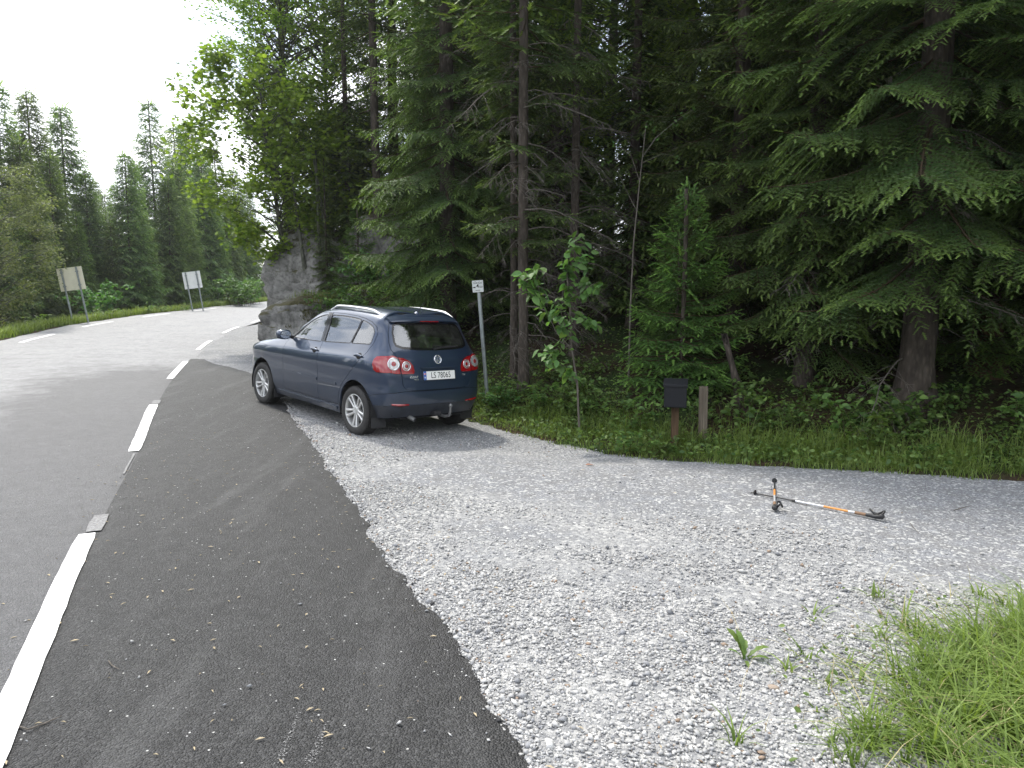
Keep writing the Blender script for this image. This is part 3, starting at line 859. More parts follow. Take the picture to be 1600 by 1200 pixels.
def herb_mesh(rs, n_stem, h, spread, lsize, tmpl, per, mats, arch=.5):
    """a leafy herb or shrub: arching stems with leaves along them"""
    st = []; LP = []; LD = []
    for k in range(n_stem):
        a = rs.uniform(0, 6.283); hh = h * rs.uniform(.55, 1.1); o = np.array([math.cos(a), math.sin(a), 0]); b0 = np.array([rs.normal(0, spread * .25), rs.normal(0, spread * .25), -.02])
        f = np.linspace(0, 1, 6)[:, None]
        pl = b0 + o * spread * rs.uniform(.4, 1.1) * f ** (1.5) + np.array([0, 0, 1.0]) * hh * (f - arch * .45 * f ** 3)
        st.append((pl, .004 + .002 * h, .0015))
        for j in range(per):
            q = rs.uniform(.2, 1.02); p = np.array([np.interp(q, f[:, 0], pl[:, i]) for i in range(3)])
            aa = rs.uniform(0, 6.283); d = np.array([math.cos(aa), math.sin(aa), rs.uniform(-.3, .35)])
            for s2 in ((0,) if rs.uniform() < .4 else (-.8, 0, .8)):
                d2 = np.array([math.cos(aa + s2), math.sin(aa + s2), d[2]])
                LP.append(p + d * lsize * .4); LD.append(d2)
    P = np.array(LP); D = unit(np.array(LD))
    V, F = leaves_mesh(P, D, lsize * rs.uniform(.55, 1.2, len(P)), tmpl, rs, .45)
    sv, sf = stem_mesh(st, 4)
    return foliage_mesh("foliage", [(V, F, np.repeat(rs.uniform(.1, 1, len(P)), len(tmpl[0])), 0)], mats[:1]), foliage_mesh("stems", [(sv, sf, None, 0)], mats[1:])

def rock_mesh(name, rs, size, sub=5, cuts=14, rough=.10, fine=.02, mat=None, seed=0, depth=(.72, 1.0)):
    bm = bmesh.new(); bmesh.ops.create_icosphere(bm, subdivisions=sub, radius=1.0)
    V = np.array([v.co[:] for v in bm.verts]); F = np.array([[v.index for v in f.verts] for f in bm.faces]); bm.free()
    V = np.sign(V) * np.abs(V) ** .84
    V = V / np.abs(V).max()
    for _ in range(cuts):
        n = unit(rs.normal(0, 1, 3)); d = rs.uniform(*depth); s_ = V @ n
        V = V - np.maximum(s_ - d, 0)[:, None] * n * .97
    sz = np.array(size); W = V * sz
    N = unit(V / sz)
    dis = np.array([mnoise.fractal(Vector(w * .9 + seed), 1.0, 2.0, 5) for w in W]) * rough + np.array([mnoise.noise(Vector(w * 7 + seed)) for w in W]) * fine
    # horizontal/vertical joints
    st = np.array([mnoise.noise(Vector((w[0] * .5 + w[2] * .25 + seed, w[1] * .5, w[2] * 2.6))) for w in W])
    dis += -np.exp(-(st / .06) ** 2) * rough * .55
    W = W + N * dis[:, None]
    return mesh_np(name, W, F, mat, smooth=False)
# ================================================================== rocks and trees
def tz(x, y): return float(terrain(np.array([x]), np.array([y]))[0])
def colX(px, Y): return float(px_at(px, 463, Y)[0])

m_rock, nt, b = new_mat("grey_rock")
co = objco(nt)
n1 = noise_t(nt, co, 1.1, 7, .65); n2 = noise_t(nt, co, 9, 6, .7); n3 = noise_t(nt, co, 3.2, 5, .6)
mp = nd(nt, "ShaderNodeMapping"); nt.links.new(co, mp.inputs[0]); mp.inputs["Scale"].default_value = (2.5, 2.5, .4)
n4 = noise_t(nt, mp.outputs[0], 2.2, 6, .65)
c = ramp(nt, n1, [(.3, (.10, .098, .092)), (.55, (.22, .215, .20)), (.75, (.33, .32, .30))])
c = mixc(nt, ramp(nt, n2, [(.35, .7), (.55, 0.0)]), c, (.055, .053, .05))
c = mixc(nt, ramp(nt, n4, [(.52, 0.0), (.68, .6)]), c, (.06, .058, .052))
c = mixc(nt, ramp(nt, n3, [(.60, 0.0), (.72, .5)]), c, (.38, .38, .35))
nrm = nd(nt, "ShaderNodeNewGeometry"); sx = nd(nt, "ShaderNodeSeparateXYZ"); nt.links.new(nrm.outputs["Normal"], sx.inputs[0])
mm_ = nd(nt, "ShaderNodeMath", operation='MULTIPLY'); nt.links.new(sx.outputs[2], mm_.inputs[0]); nt.links.new(n3, mm_.inputs[1])
c = mixc(nt, ramp(nt, mm_.outputs[0], [(.36, 0.0), (.46, .9)]), c, (.055, .05, .018))
nt.links.new(c, b.inputs["Base Color"]); b.inputs["Roughness"].default_value = .92; b.inputs["Specular IOR Level"].default_value = .25
bump(nt, b, n2, .8, .03)
rs = np.random.default_rng(21)
def rock(label, loc, size, rz, seed, cuts=14, rough=.14, sub=5, name="boulder", depth=(.72, 1.0)):
    o = obj(name, rock_mesh(name, np.random.default_rng(seed), size, sub, cuts, rough, .02, m_rock, seed, depth), None, loc, (0, 0, rz))
    return tag(o, label, "rock")
boulder = rock("low grey boulder with moss on top beside the road in front of the car", (-4.55, 16.3, .30), (1.30, 1.5, 1.38), R(-35), 17, 22, .22, sub=6, depth=(.66, 1.0))
rock("tall grey cliff face leaning over the bend behind the boulder", (-4.9, 20.6, 1.3), (2.35, 2.4, 2.75), R(-30), 12, 34, .24, sub=6, name="cliff", depth=(.62, .98))
rock("dark shaded cliff rising behind the bushes next to the grey face", (-2.2, 20.3, 1.6), (2.6, 2.1, 3.0), R(15), 9, 34, .18, sub=6, name="cliff", depth=(.6, .97))
rock("mossy rock shoulder wedged between boulder and cliff", (-3.6, 17.6, .7), (1.5, 1.2, 1.2), R(40), 31, 24, .1, name="boulder", sub=5)

# ---- spruce prototypes (shared by every copy)
rs = np.random.default_rng(11)
TWO = [M_NEEDLE, M_TWIG]
def proto_spruce(H, z0, r0, prof, per_m, lod_at, seed, mats=TWO, flare=1.4, **k):
    q = np.random.default_rng(seed)
    tm, tr = trunk_mesh("trunk", H, r0, q, M_BARK, flare, n=14 if r0 > .1 else 8)
    cm = spruce_crown("crown", H, q, z0, prof, per_m, lod_at, tr, mats, **k)
    return tm, cm
# forest-edge spruces: fine boughs as high as the camera sees, coarse above
def near_lod(cut): return lambda z: 0 if z < cut else (1 if z < cut + 2 else 2)
EDGE = proto_spruce(17, 1.2, .17, lambda z: 2.15 * min(1, .65 + z * .14) * (1 - z / 17.5) ** .75, lambda z: 13.0 if z < 8 else 9, near_lod(6.3), 41, pitch0=-16)
BIG = proto_spruce(19, 1.7, .195, lambda z: 2.7 * min(1, .55 + z * .13) * (1 - z / 19.5) ** .7, lambda z: 10.5 if z < 7 else 8, near_lod(5.3), 47, flare=1.9, pitch0=-20)
LOWB = proto_spruce(13, .75, .13, lambda z: 1.75 * min(1, .7 + z * .15) * (1 - z / 13.5) ** .8, lambda z: 14 if z < 7 else 9, near_lod(5.2), 53, pitch0=-18)
BARE = proto_spruce(18, 2.5, .090, lambda z: (1.05 if z < 5 else 1.7) * (1 - z / 19) ** .6, lambda z: 5.0 if z < 5 else 9, lambda z: 0 if z < 5.6 else (1 if z < 9 else 2), 59, pitch0=-10, gapiness=.2)
YOUNG = proto_spruce(2.9, .35, .035, lambda z: 1.0 * (1 - z / 3.05) ** .9 + .05, lambda z: 40, lambda z: 0, 61, [M_NEEDLE_Y, M_TWIG], pitch0=-6, pitch1=42, whorl=6)
MID = [proto_spruce(15, .8 if k else 2.2, .15, (lambda k: lambda z: (2.1 - .25 * k) * min(1, .7 + z * .12) * (1 - z / 15.5) ** .8)(k), lambda z: 15, lambda z: 1 if z < 8.5 else 2, 71 + k) for k in range(2)]
FARS = [proto_spruce(12, .4, .085, (lambda w: lambda z: w * 1.12 * (1 - z / 12.4) ** .85 + .24)(w), lambda z: 22 + z * 1.6, lambda z: 3, 81 + k, [M_NEEDLE_F, M_TWIG], pitch0=-14, whorl=8) for k, w in enumerate((2.1, 1.75, 2.45))]
COARSE = proto_spruce(14, .6, .14, lambda z: 2.2 * (1 - z / 14.5) ** .8, lambda z: 15, lambda z: 2, 91)

def put(kind, px, Y, sc, rz, label, group=None, name="spruce_tree", tilt=(0, 0), dz=0):
    X_ = colX(px, Y)
    return tree_obj(name, kind[0], kind[1], (X_, Y, tz(X_, Y) - .05 + dz), rz, sc, label, group, "tree", tilt)
t_s1 = put(EDGE, 700, 14.4, 1.0, .4, "broad dense spruce with drooping boughs standing behind the car")
put(EDGE, 735, 16.5, .95, 2.9, "dense spruce filling the gap behind the broad spruce and bare trunks")
t_t1 = put(BARE, 818, 11.5, 1.0, .3, "bare-trunked spruce with dead lower branches nearest the pole sign")
t_t0 = put(BARE, 803, 12.3, .8, 2.0, "thinner bare spruce trunk hugging the one behind the leafy sapling")
t_b1 = put(BARE, 897, 12.7, .92, 4.2, "straight reddish-brown spruce trunk with snapped dead branches behind the leafy sapling")
t_d1 = put(BARE, 866, 16.0, .95, 1.2, "grey spruce trunk deeper in, between the two bare edge trunks")
t_g = put(YOUNG, 1066, 10.1, 1.0, 1.0, "small bright green young spruce behind the black mailbox")
t_h = put(BIG, 1440, 8.75, 1.0, 2.6, "huge spruce with flared grey trunk base rising from the grass verge")
t_i = put(LOWB, 1262, 10.0, 1.0, .9, "spruce with low sweeping boughs right of the wooden post")
put(LOWB, 1150, 11.8, 1.1, 3.3, "dark spruce crowding behind the young bright spruce")
put(EDGE, 1345, 12.0, 1.0, 5.0, "dark spruce between the low-boughed spruce and the huge trunk")
put(EDGE, 1580, 10.8, 1.0, 1.9, "dark spruce standing behind the rotten stump")
put(BIG, 1790, 7.9, .95, .5, "big spruce just past the rotten stump at the yard's end")
put(LOWB, 990, 14.6, .42, 2.2, "shaded spruce behind the thin pale dead sapling")
# on and around the cliff
put(BARE, 592, 19.2, 1.25, .9, "thick-trunked spruce towering above the dark cliff", dz=.8)
put(EDGE, 620, 21.0, 1.0, 3.7, "tall spruce crowning the back of the dark cliff", dz=.5)
put(EDGE, 548, 20.0, .62, 1.3, "slim spruce rooted on the ledge between the two cliffs", dz=.9)
put(BARE, 452, 23.0, 1.1, 5.2, "tall spruce with dark hanging top above the grey cliff", dz=.6)
put(LOWB, 512, 18.7, .30, 2.4, "stunted spruce clinging to the foot of the grey cliff", name="spruce_sapling", dz=.5)
put(YOUNG, 560, 18.0, .8, 2.4, "young spruce in front of the dark cliff", name="spruce_sapling", dz=.3)

# ---- the stand behind: copies share their meshes
rs = np.random.default_rng(5)
placed = []
def far_enough(x, y, d): return all((x - a) ** 2 + (y - c_) ** 2 > d * d for a, c_ in placed)
cnt = 0
for _ in range(6000):
    x, y = rs.uniform(-8, 32), rs.uniform(7, 42)
    d = float(d_forest(np.array([x]), np.array([y]))[0])
    if d < 4.6 or d > 26: continue
    pxl = 800 + F_PX * x / y
    if pxl > 1900 or pxl < 380: continue
    if 900 < pxl < 1005 and y > 15: continue                   # a bright gap in the stand
    if pxl < 640 and y < 22.5: continue
    if not far_enough(x, y, 1.9 if y < 22 else 2.6): continue
    placed.append((x, y)); cnt += 1
    k = MID[rs.integers(2)] if y < 30 else COARSE
    tree_obj("spruce_tree", k[0], k[1], (x, y, tz(x, y) - .05), rs.uniform(0, 6.28), rs.uniform(.75, 1.15), "dark spruce deep in the stand beyond the verge trees", "spruces deep in the stand", "tree", (rs.normal(0, .02), rs.normal(0, .02)))
    if cnt >= 85: break
# undergrowth spruces in the gloom
for k in range(26):
    for _ in range(50):
        x, y = rs.uniform(-3, 14), rs.uniform(8, 20); d = float(d_forest(np.array([x]), np.array([y]))[0])
        if 2.6 < d < 7: break
    tree_obj("spruce_sapling", YOUNG[0], YOUNG[1], (x, y, tz(x, y) - .03), rs.uniform(0, 6.28), rs.uniform(.45, .95), "suppressed little spruce in the gloom under the tall spruces", "little spruces under the stand", "tree")
# ---- far side of the road
LEFT_LAB = {17: "tall dark spruce rising behind the pale birch across the road", 69: "tall dark spruce behind the yellowed sign panel", 207: "bright bushy spruce standing between the two sign panels across the road", 249: "tall slender spruce towering over the bushy one between the sign panels",
            284: "spruce whose boughs hang right behind the whiter sign panel", 327: "thin spruce at the road's bend past the whiter sign panel"}
left = [(-150, 150, 33), (-95, 60, 31), (-55, 110, 34), (-18, 150, 33), (17, 123, 35), (48, 215, 34), (69, 136, 38), (92, 235, 36.5), (116, 161, 41), (146, 262, 40), (172, 300, 46), (207, 236, 41), (228, 330, 42.5),
        (249, 152, 46), (266, 275, 45), (284, 250, 47), (290, 190, 56), (308, 188, 58), (327, 234, 51), (350, 225, 56), (372, 262, 60), (394, 290, 63), (128, 330, 37.5), (25, 300, 32.5), (340, 330, 52), (188, 285, 60), (158, 280, 62), (225, 250, 57), (60, 330, 34.5), (300, 340, 48.5), (360, 320, 57), (180, 350, 40)]
for i, (px, yt, Y) in enumerate(left):
    X_ = colX(px, Y); z0_ = tz(X_, Y) - .1; top = px_at(px, yt, Y)[2]
    k = FARS[i % 3]
    t = tree_obj("spruce_tree", k[0], k[1], (X_, Y, z0_), rs.uniform(0, 6.28), (top - z0_) / 12.2, LEFT_LAB.get(px, "spruce in the row across the road behind the sign panels"), None if px in LEFT_LAB else "spruces across the road", "tree", (rs.normal(0, .012), rs.normal(0, .012)))
# stand going on out of view on the left and behind the camera (seen in the car's reflections)
for (x, y, s_) in [(-38, 27, .6), (-42, 20, .7), (-40, 13, .65), (-38, 5, .6), (-40, -4, .7), (-36, -14, .7), (-44, 30, .7), (-45, 8, .7), (-44, -9, .7), (12, -9, .9), (9, -14, 1.0), (15, -4, .9), (18, -13, 1.1), (4, -24, 1.0), (-8, -26, .9), (-14, -24, 1.0), (20, 0, 1.0), (24, -6, 1.1), (-3, -30, 1.1), (13, -20, 1.1), (15, 4.8, .9), (19, 6, 1.0), (12.5, 7.5, .9), (17, 9, 1.0)]:
    tree_obj("spruce_tree", COARSE[0], COARSE[1], (x, y, tz(x, y) - .1), rs.uniform(0, 6.28), s_, "spruce of the forest that carries on round the yard", "spruces round the yard", "tree")

for k, (x, y, hgt) in enumerate(((-22.5, 24, 7.5), (-24.5, 20.5, 8.5), (-21.5, 18.5, 6.0), (-23, 15, 6.5), (-20.5, 12.5, 5.2), (-22.5, 9, 6.5), (-19.5, 6, 5.0), (-21.5, 2.5, 6.5), (-18, -1, 5.5), (-20, -5, 6.5), (-27, 24, 10), (-28.5, 18, 9), (-27.5, 12, 8.5), (-27, 5, 8.5), (-26, -2, 8.5), (-32, 28, 12), (-33, 20, 11), (-33, 11, 10), (-17, -10, 6))):
    q_ = FARS[k % 3]; tree_obj("spruce_tree", q_[0], q_[1], (x, y, tz(x, y) - .1), rs.uniform(0, 6.28), hgt / 12.0, "younger spruce in the row beside the near stretch of road", "younger spruces beside the near road", "tree")
# ---- broadleaved trees
q = np.random.default_rng(33)
mtm, mcm = broad_tree("maple", q, 6.2, .7, 2.5, 130, 88, .16, LEAF_MAPLE, (-.08, -.1), .08, .15, .5, M_BARK_G, M_BROADL)
X_ = colX(430, 19.6); tree_obj("maple_tree", mtm, mcm, (X_ + .25, 19.9, 2.0), .3, .92, "bright green maple leaning out over the cliff towards the road")
tree_obj("maple_tree", mtm, mcm, (-5.9, 25.3, tz(-5.9, 25.3) - .1), 2.1, .95, "light green maple at the roadside beyond the cliff")
btm, bcm = broad_tree("birch", q, 6.3, .3, 2.1, 150, 150, .085, LEAF_DIAMOND, (.0, 0), .07, .25, .45, M_BARK_G, M_BIRCHL)
X_ = colX(-8, 25.5); tree_obj("birch_tree", btm, bcm, (X_, 25.5, tz(X_, 25.5) - .1), .3, .98, "pale bushy birch at the road edge beside the nearer sign panel")
atm, acm = broad_tree("aspen", q, 12.5, 3.6, 2.6, 170, 120, .12, LEAF_OVAL, (.01, 0), .15, .1, .55, M_BARK_G, M_BROADL)
X_ = colX(948, 15.5); tree_obj("aspen_tree", atm, acm, (X_, 15.5, tz(X_, 15.5) - .1), .3, 1.0, "grey-green aspen trunk standing behind the dead-branched spruce")
X_ = colX(440, 20.5); tree_obj("rowan_tree", atm, acm, (X_, 21.5, 2.6), 2.0, .85, "leafy tree with see-through canopy high above the grey cliff")
tree_obj("rowan_tree", atm, acm, (-5.7, 23.2, tz(-5.7, 23.2)), 4.0, .86, "tall leafy tree spreading over the bend beside the maple")
tree_obj("maple_tree", mtm, mcm, (-5.3, 20.6, 2.3), 4.4, .75, "low bright maple hanging over the edge of the grey cliff")
# slim birch stems on the ledge
for px, h_, ln, lab in ((478, 2.6, -.10, "slim pale stem leaning left on the cliff ledge"), (502, 3.2, -.02, "slim pale stem in the middle of the cliff ledge"), (520, 3.3, -.12, "slim pale stem next to the ledge spruce")):
    st_, tr_ = trunk_mesh("trunk", h_, .055, q, M_BARK_G, 1.2, ln, n=8, r_top=.02)
    X_ = colX(px, 19.0); t = empty("birch_tree", (X_, 19.0, 2.4)); obj("trunk", st_, t); tag(t, lab, "tree")

# ---- dead branches on the bare trunks, each its own part
rs = np.random.default_rng(77)
DEAD = []
for L in (.5, .7, .9, 1.1, 1.4):
    V, F = dead_branch_mesh(rs, L); DEAD.append(mesh_np("dead_branch", V, F, M_DEADW))
def dead_on(tree, n, z0, z1, big=(0, 5), face=None):
    for k in range(n):
        z = z0 + (z1 - z0) * (k + rs.uniform(0, .8)) / n
        a = rs.uniform(0, 6.283) if face is None else rs.normal(face, 1.1)
        o = obj("dead_branch", DEAD[rs.integers(*big)], tree, (math.cos(a) * .06, math.sin(a) * .06, z), (0, rs.uniform(-.25, .3), a)); s_ = rs.uniform(.8, 1.2); o.scale = (s_, s_, s_)
dead_on(t_t1, 42, .7, 5.6, face=-1.4 - .3); dead_on(t_b1, 52, .6, 6.2, face=-1.57 - 4.2); dead_on(t_t0, 20, .8, 4.5); dead_on(t_d1, 14, 1, 6.5); dead_on(t_h, 16, .7, 4.2, (1, 5)); dead_on(t_i, 10, .4, 2.2)
# ================================================================== the car
def mat_paint():
    m, nt, b = new_mat("blue_car_paint")
    co = objco(nt)
    n = noise_t(nt, co, 3, 5, .6)
    sepz = nd(nt, "ShaderNodeSeparateXYZ"); nt.links.new(co, sepz.inputs[0])
    # road dust thrown up on the lower panels
    dz = nd(nt, "ShaderNodeMapRange"); nt.links.new(sepz.outputs[2], dz.inputs[0])
    dz.inputs[1].default_value = .75; dz.inputs[2].default_value = .2; dz.inputs[3].default_value = 0; dz.inputs[4].default_value = .6
    ad = nd(nt, "ShaderNodeMath", operation='MULTIPLY'); nt.links.new(dz.outputs[0], ad.inputs[0]); nt.links.new(n, ad.inputs[1])
    nt.links.new(mixc(nt, ad.outputs[0], (.019, .035, .070), (.10, .105, .11)), b.inputs["Base Color"])
    b.inputs["Metallic"].default_value = .4; b.inputs["Roughness"].default_value = .38
    b.inputs["Coat Weight"].default_value = 1.0; b.inputs["Coat Roughness"].default_value = .04
    return m
M_PAINT = mat_paint()
M_BLACK = plain("black_plastic", (.018, .018, .02), .55, noise=40, var=.3)
M_DARK = plain("underbody_dark", (.008, .008, .009), .9)
M_GLOSSB = plain("gloss_black_trim", (.008, .008, .009), .12)
M_CHROME = plain("chrome", (.80, .81, .82), .22, .75)
M_ALU = plain("satin_rail", (.70, .71, .73), .28, .9)
M_RIM = plain("alloy_rim", (.60, .60, .59), .34, .6, noise=9, var=.2)
M_TYRE = plain("tyre_rubber", (.028, .027, .026), .8, noise=30, var=.35, bumps=(.3, .004))
M_RED = plain("red_lens", (.27, .004, .008), .12, coat=1.0)
M_CLEAR = plain("clear_lens", (.50, .48, .48), .12, .35, coat=1.0)
M_SEAT = plain("seat_fabric", (.035, .036, .04), .9, noise=50)
M_WHITE = plain("plate_white", (.78, .78, .75), .4)
M_PBLUE = plain("plate_blue", (.03, .12, .42), .4)
M_PRED = plain("plate_red", (.55, .04, .05), .4)
M_INK = plain("black_ink", (.012, .012, .012), .5)
M_STEEL = plain("grey_steel", (.22, .22, .22), .45, .6, noise=30)
def mat_glass(name, tint, gl=1.0):
    m, nt, b = new_mat(name); nt.nodes.remove(b)
    out = nt.nodes["Material Output"]
    tr = nd(nt, "ShaderNodeBsdfTransparent"); tr.inputs[0].default_value = (*tint, 1)
    g = nd(nt, "ShaderNodeBsdfGlossy"); g.inputs["Roughness"].default_value = .015; g.inputs[0].default_value = (.95, .97, 1, 1)
    fr = nd(nt, "ShaderNodeFresnel"); fr.inputs[0].default_value = 2.3
    mx = nd(nt, "ShaderNodeMixShader")
    nt.links.new(fr.outputs[0], mx.inputs[0]); nt.links.new(tr.outputs[0], mx.inputs[1]); nt.links.new(g.outputs[0], mx.inputs[2])
    du = nd(nt, "ShaderNodeBsdfDiffuse"); du.inputs[0].default_value = (.30, .30, .28, 1)
    n = noise_t(nt, objco(nt), 6, 6, .6)
    m2 = nd(nt, "ShaderNodeMixShader"); nt.links.new(ramp(nt, n, [(.4, .0), (.75, .10 * gl)]), m2.inputs[0])
    nt.links.new(mx.outputs[0], m2.inputs[1]); nt.links.new(du.outputs[0], m2.inputs[2])
    nt.links.new(m2.outputs[0], out.inputs["Surface"])
    return m
M_GLASS = mat_glass("tinted_glass", (.30, .36, .34), .3)
M_RGLASS = mat_glass("rear_glass_dusty", (.26, .30, .29), 1.3)

# -- control net: rows bottom to roof centre, columns front centre -> left side -> rear centre
NET = np.array([
 [(3.34,0,.22),(3.31,.33,.22),(3.20,.56,.22),(2.98,.74,.22),(2.578,.80,.21),(2.0,.80,.21),(1.3,.80,.21),(.6,.80,.21),(0,.80,.22),(-.34,.775,.26),(-.56,.69,.28),(-.65,.42,.29),(-.665,0,.29)],
 [(3.40,0,.36),(3.37,.34,.36),(3.26,.585,.36),(3.03,.785,.35),(2.578,.848,.34),(2.0,.85,.34),(1.3,.85,.34),(.6,.85,.34),(0,.848,.35),(-.36,.825,.38),(-.62,.73,.39),(-.715,.45,.40),(-.735,0,.40)],
 [(3.43,0,.50),(3.40,.35,.50),(3.29,.60,.50),(3.06,.80,.50),(2.578,.868,.50),(2.0,.872,.50),(1.3,.873,.50),(.6,.873,.50),(0,.872,.50),(-.365,.845,.51),(-.645,.748,.52),(-.74,.46,.53),(-.76,0,.53)],
 [(3.42,0,.66),(3.39,.35,.66),(3.28,.60,.66),(3.05,.795,.66),(2.578,.872,.66),(2.0,.878,.66),(1.3,.879,.66),(.6,.879,.66),(0,.878,.66),(-.365,.848,.66),(-.640,.748,.665),(-.725,.455,.67),(-.745,0,.67)],
 [(3.34,0,.80),(3.31,.34,.80),(3.20,.585,.82),(2.98,.765,.87),(2.578,.855,.905),(2.0,.868,.925),(1.3,.871,.935),(.6,.871,.942),(0,.867,.948),(-.365,.838,.945),(-.620,.740,.90),(-.695,.45,.87),(-.712,0,.86)],
 [(3.26,0,.85),(3.23,.33,.85),(3.12,.56,.87),(2.90,.73,.91),(2.52,.825,.942),(1.97,.846,.962),(1.29,.850,.972),(.6,.850,.979),(0,.846,.985),(-.355,.818,.982),(-.605,.726,.965),(-.680,.44,.945),(-.695,0,.94)],
 [(2.36,0,1.075),(2.33,.34,1.07),(2.26,.56,1.06),(2.15,.70,1.045),(1.98,.778,1.045),(1.66,.799,1.052),(1.18,.808,1.062),(.56,.808,1.076),(-.04,.798,1.088),(-.34,.766,1.085),(-.555,.685,1.062),(-.640,.42,1.055),(-.658,0,1.05)],
 [(1.86,0,1.32),(1.84,.30,1.315),(1.79,.50,1.30),(1.71,.635,1.27),(1.58,.708,1.262),(1.34,.725,1.275),(.94,.731,1.287),(.44,.731,1.290),(-.05,.722,1.287),(-.30,.695,1.275),(-.475,.630,1.262),(-.580,.40,1.262),(-.602,0,1.262)],
 [(1.36,0,1.525),(1.355,.26,1.522),(1.33,.45,1.510),(1.26,.572,1.492),(1.12,.622,1.500),(.90,.640,1.516),(.60,.646,1.523),(.28,.646,1.519),(-.04,.637,1.505),(-.25,.618,1.484),(-.39,.570,1.460),(-.490,.36,1.460),(-.515,0,1.465)],
 [(1.28,0,1.550),(1.275,.24,1.547),(1.24,.40,1.539),(1.16,.51,1.530),(1.04,.560,1.540),(.85,.578,1.556),(.58,.584,1.564),(.28,.584,1.560),(-.02,.574,1.546),(-.21,.553,1.525),(-.35,.505,1.500),(-.45,.32,1.500),(-.475,0,1.503)],
 [(1.20,0,1.560),(1.17,0,1.562),(1.12,0,1.566),(1.05,0,1.572),(.95,0,1.577),(.80,0,1.583),(.57,0,1.586),(.28,0,1.583),(0,0,1.571),(-.17,0,1.557),(-.28,0,1.544),(-.36,0,1.533),(-.39,0,1.528)],
])
def _ss(a, b, v):
    t = np.clip((v - a) / (b - a), 0, 1); return t * t * (3 - 2 * t)
def ZM(x, z):
    """ride height: the body sits a little higher than the drawing, most at the rear shoulder"""
    return z + .028 * _ss(.28, .55, z) + .040 * _ss(.6, .95, z) * _ss(1.4, -.2, x) * (1 - _ss(1.15, 1.5, z))
NET[..., 2] = ZM(NET[..., 0], NET[..., 2])
NET[..., 0] = np.where(NET[..., 0] < -.2, -.2 + (NET[..., 0] + .2) * .86, NET[..., 0])
NET[..., 0] += _ss(-.12, -.38, NET[..., 0]) * np.array([.035, .035, .035, .035, .045, .05, .07, .105, .14, .15, .15])[:, None]
KV = np.array([0, .12, .28, .44, .71, .755, .86, 1.08, 1.31, 1.38, 1.94])
KT = np.array([0, .35, .66, .98, 1.53, 2.1, 2.8, 3.5, 4.1, 4.52, 4.84, 5.16, 5.60])
def interp1(k, A, x, end0=False):
    """piecewise cubic along axis 0 of A (n,...) at positions x (m,) -> (m,...)"""
    h = np.diff(k); dl = np.diff(A, axis=0) / h.reshape(-1, *([1] * (A.ndim - 1)))
    s = np.empty_like(A); hb = h.reshape(-1, *([1] * (A.ndim - 1)))
    s[1:-1] = (hb[:-1] * dl[1:] + hb[1:] * dl[:-1]) / (hb[:-1] + hb[1:])
    s[0] = dl[0]; s[-1] = dl[-1]
    if end0:
        s[0, ..., 0] = 0; s[-1, ..., 0] = 0; s[0, ..., 2] = 0; s[-1, ..., 2] = 0
    i = np.clip(np.searchsorted(k, x, side='right') - 1, 0, len(k) - 2)
    t = ((x - k[i]) / h[i]).reshape(-1, *([1] * (A.ndim - 1))); hh = h[i].reshape(t.shape)
    return ((2*t**3-3*t**2+1)*A[i] + (t**3-2*t**2+t)*hh*s[i] + (-2*t**3+3*t**2)*A[i+1] + (t**3-t**2)*hh*s[i+1])
_colsT = NET.transpose(1, 0, 2)
def surf(tv):
    tv = np.atleast_2d(np.asarray(tv, float))
    T = np.clip(tv[:, 0], 0, KT[-1]); Vv = np.clip(tv[:, 1], 0, KV[-1])
    A = interp1(KT, _colsT, T, True)                       # (m, rows, 3)
    h = np.diff(KV); i = np.clip(np.searchsorted(KV, Vv, side='right') - 1, 0, len(KV) - 2)
    dl = np.diff(A, axis=1) / h[None, :, None]
    s = np.empty_like(A); s[:, 1:-1] = (h[:-1, None] * dl[:, 1:] + h[1:, None] * dl[:, :-1]) / (h[:-1] + h[1:])[:, None]
    s[:, 0] = dl[:, 0]; s[:, -1] = dl[:, -1]; s[:, -1, 2] = 0
    m = np.arange(len(tv)); t = ((Vv - KV[i]) / h[i])[:, None]; hh = h[i][:, None]
    return ((2*t**3-3*t**2+1)*A[m, i] + (t**3-2*t**2+t)*hh*s[m, i] + (-2*t**3+3*t**2)*A[m, i+1] + (t**3-t**2)*hh*s[m, i+1])
def surf_n(tv):
    tv = np.atleast_2d(np.asarray(tv, float)); e = .004
    a = surf(tv + [e, 0]) - surf(tv - [e, 0]); b_ = surf(tv + [0, e]) - surf(tv - [0, e])
    n = np.cross(a, b_)
    ln = np.linalg.norm(n, axis=1, keepdims=True); n = n / np.maximum(ln, 1e-9)
    flip = n[:, 1] < -1e-6
    end = (tv[:, 0] < 1e-4) | (tv[:, 0] > KT[-1] - 1e-4) | (tv[:, 1] > KV[-1] - 1e-4)
    # outward: away from the body's axis
    P = surf(tv); ctr = np.stack([np.clip(P[:, 0], .2, 2.4), np.zeros(len(P)), np.full(len(P), .75)], -1)
    sg = np.sign(np.einsum('ij,ij->i', n, P - ctr)); sg[sg == 0] = 1
    n = n * sg[:, None]
    n[end, 1] = 0; n /= np.maximum(np.linalg.norm(n, axis=1, keepdims=True), 1e-9)
    return n
_gt, _gv = np.meshgrid(np.linspace(0, KT[-1], 120), np.linspace(0, KV[-1], 60))
_gtv = np.stack([_gt.ravel(), _gv.ravel()], -1); _gP = surf(_gtv)
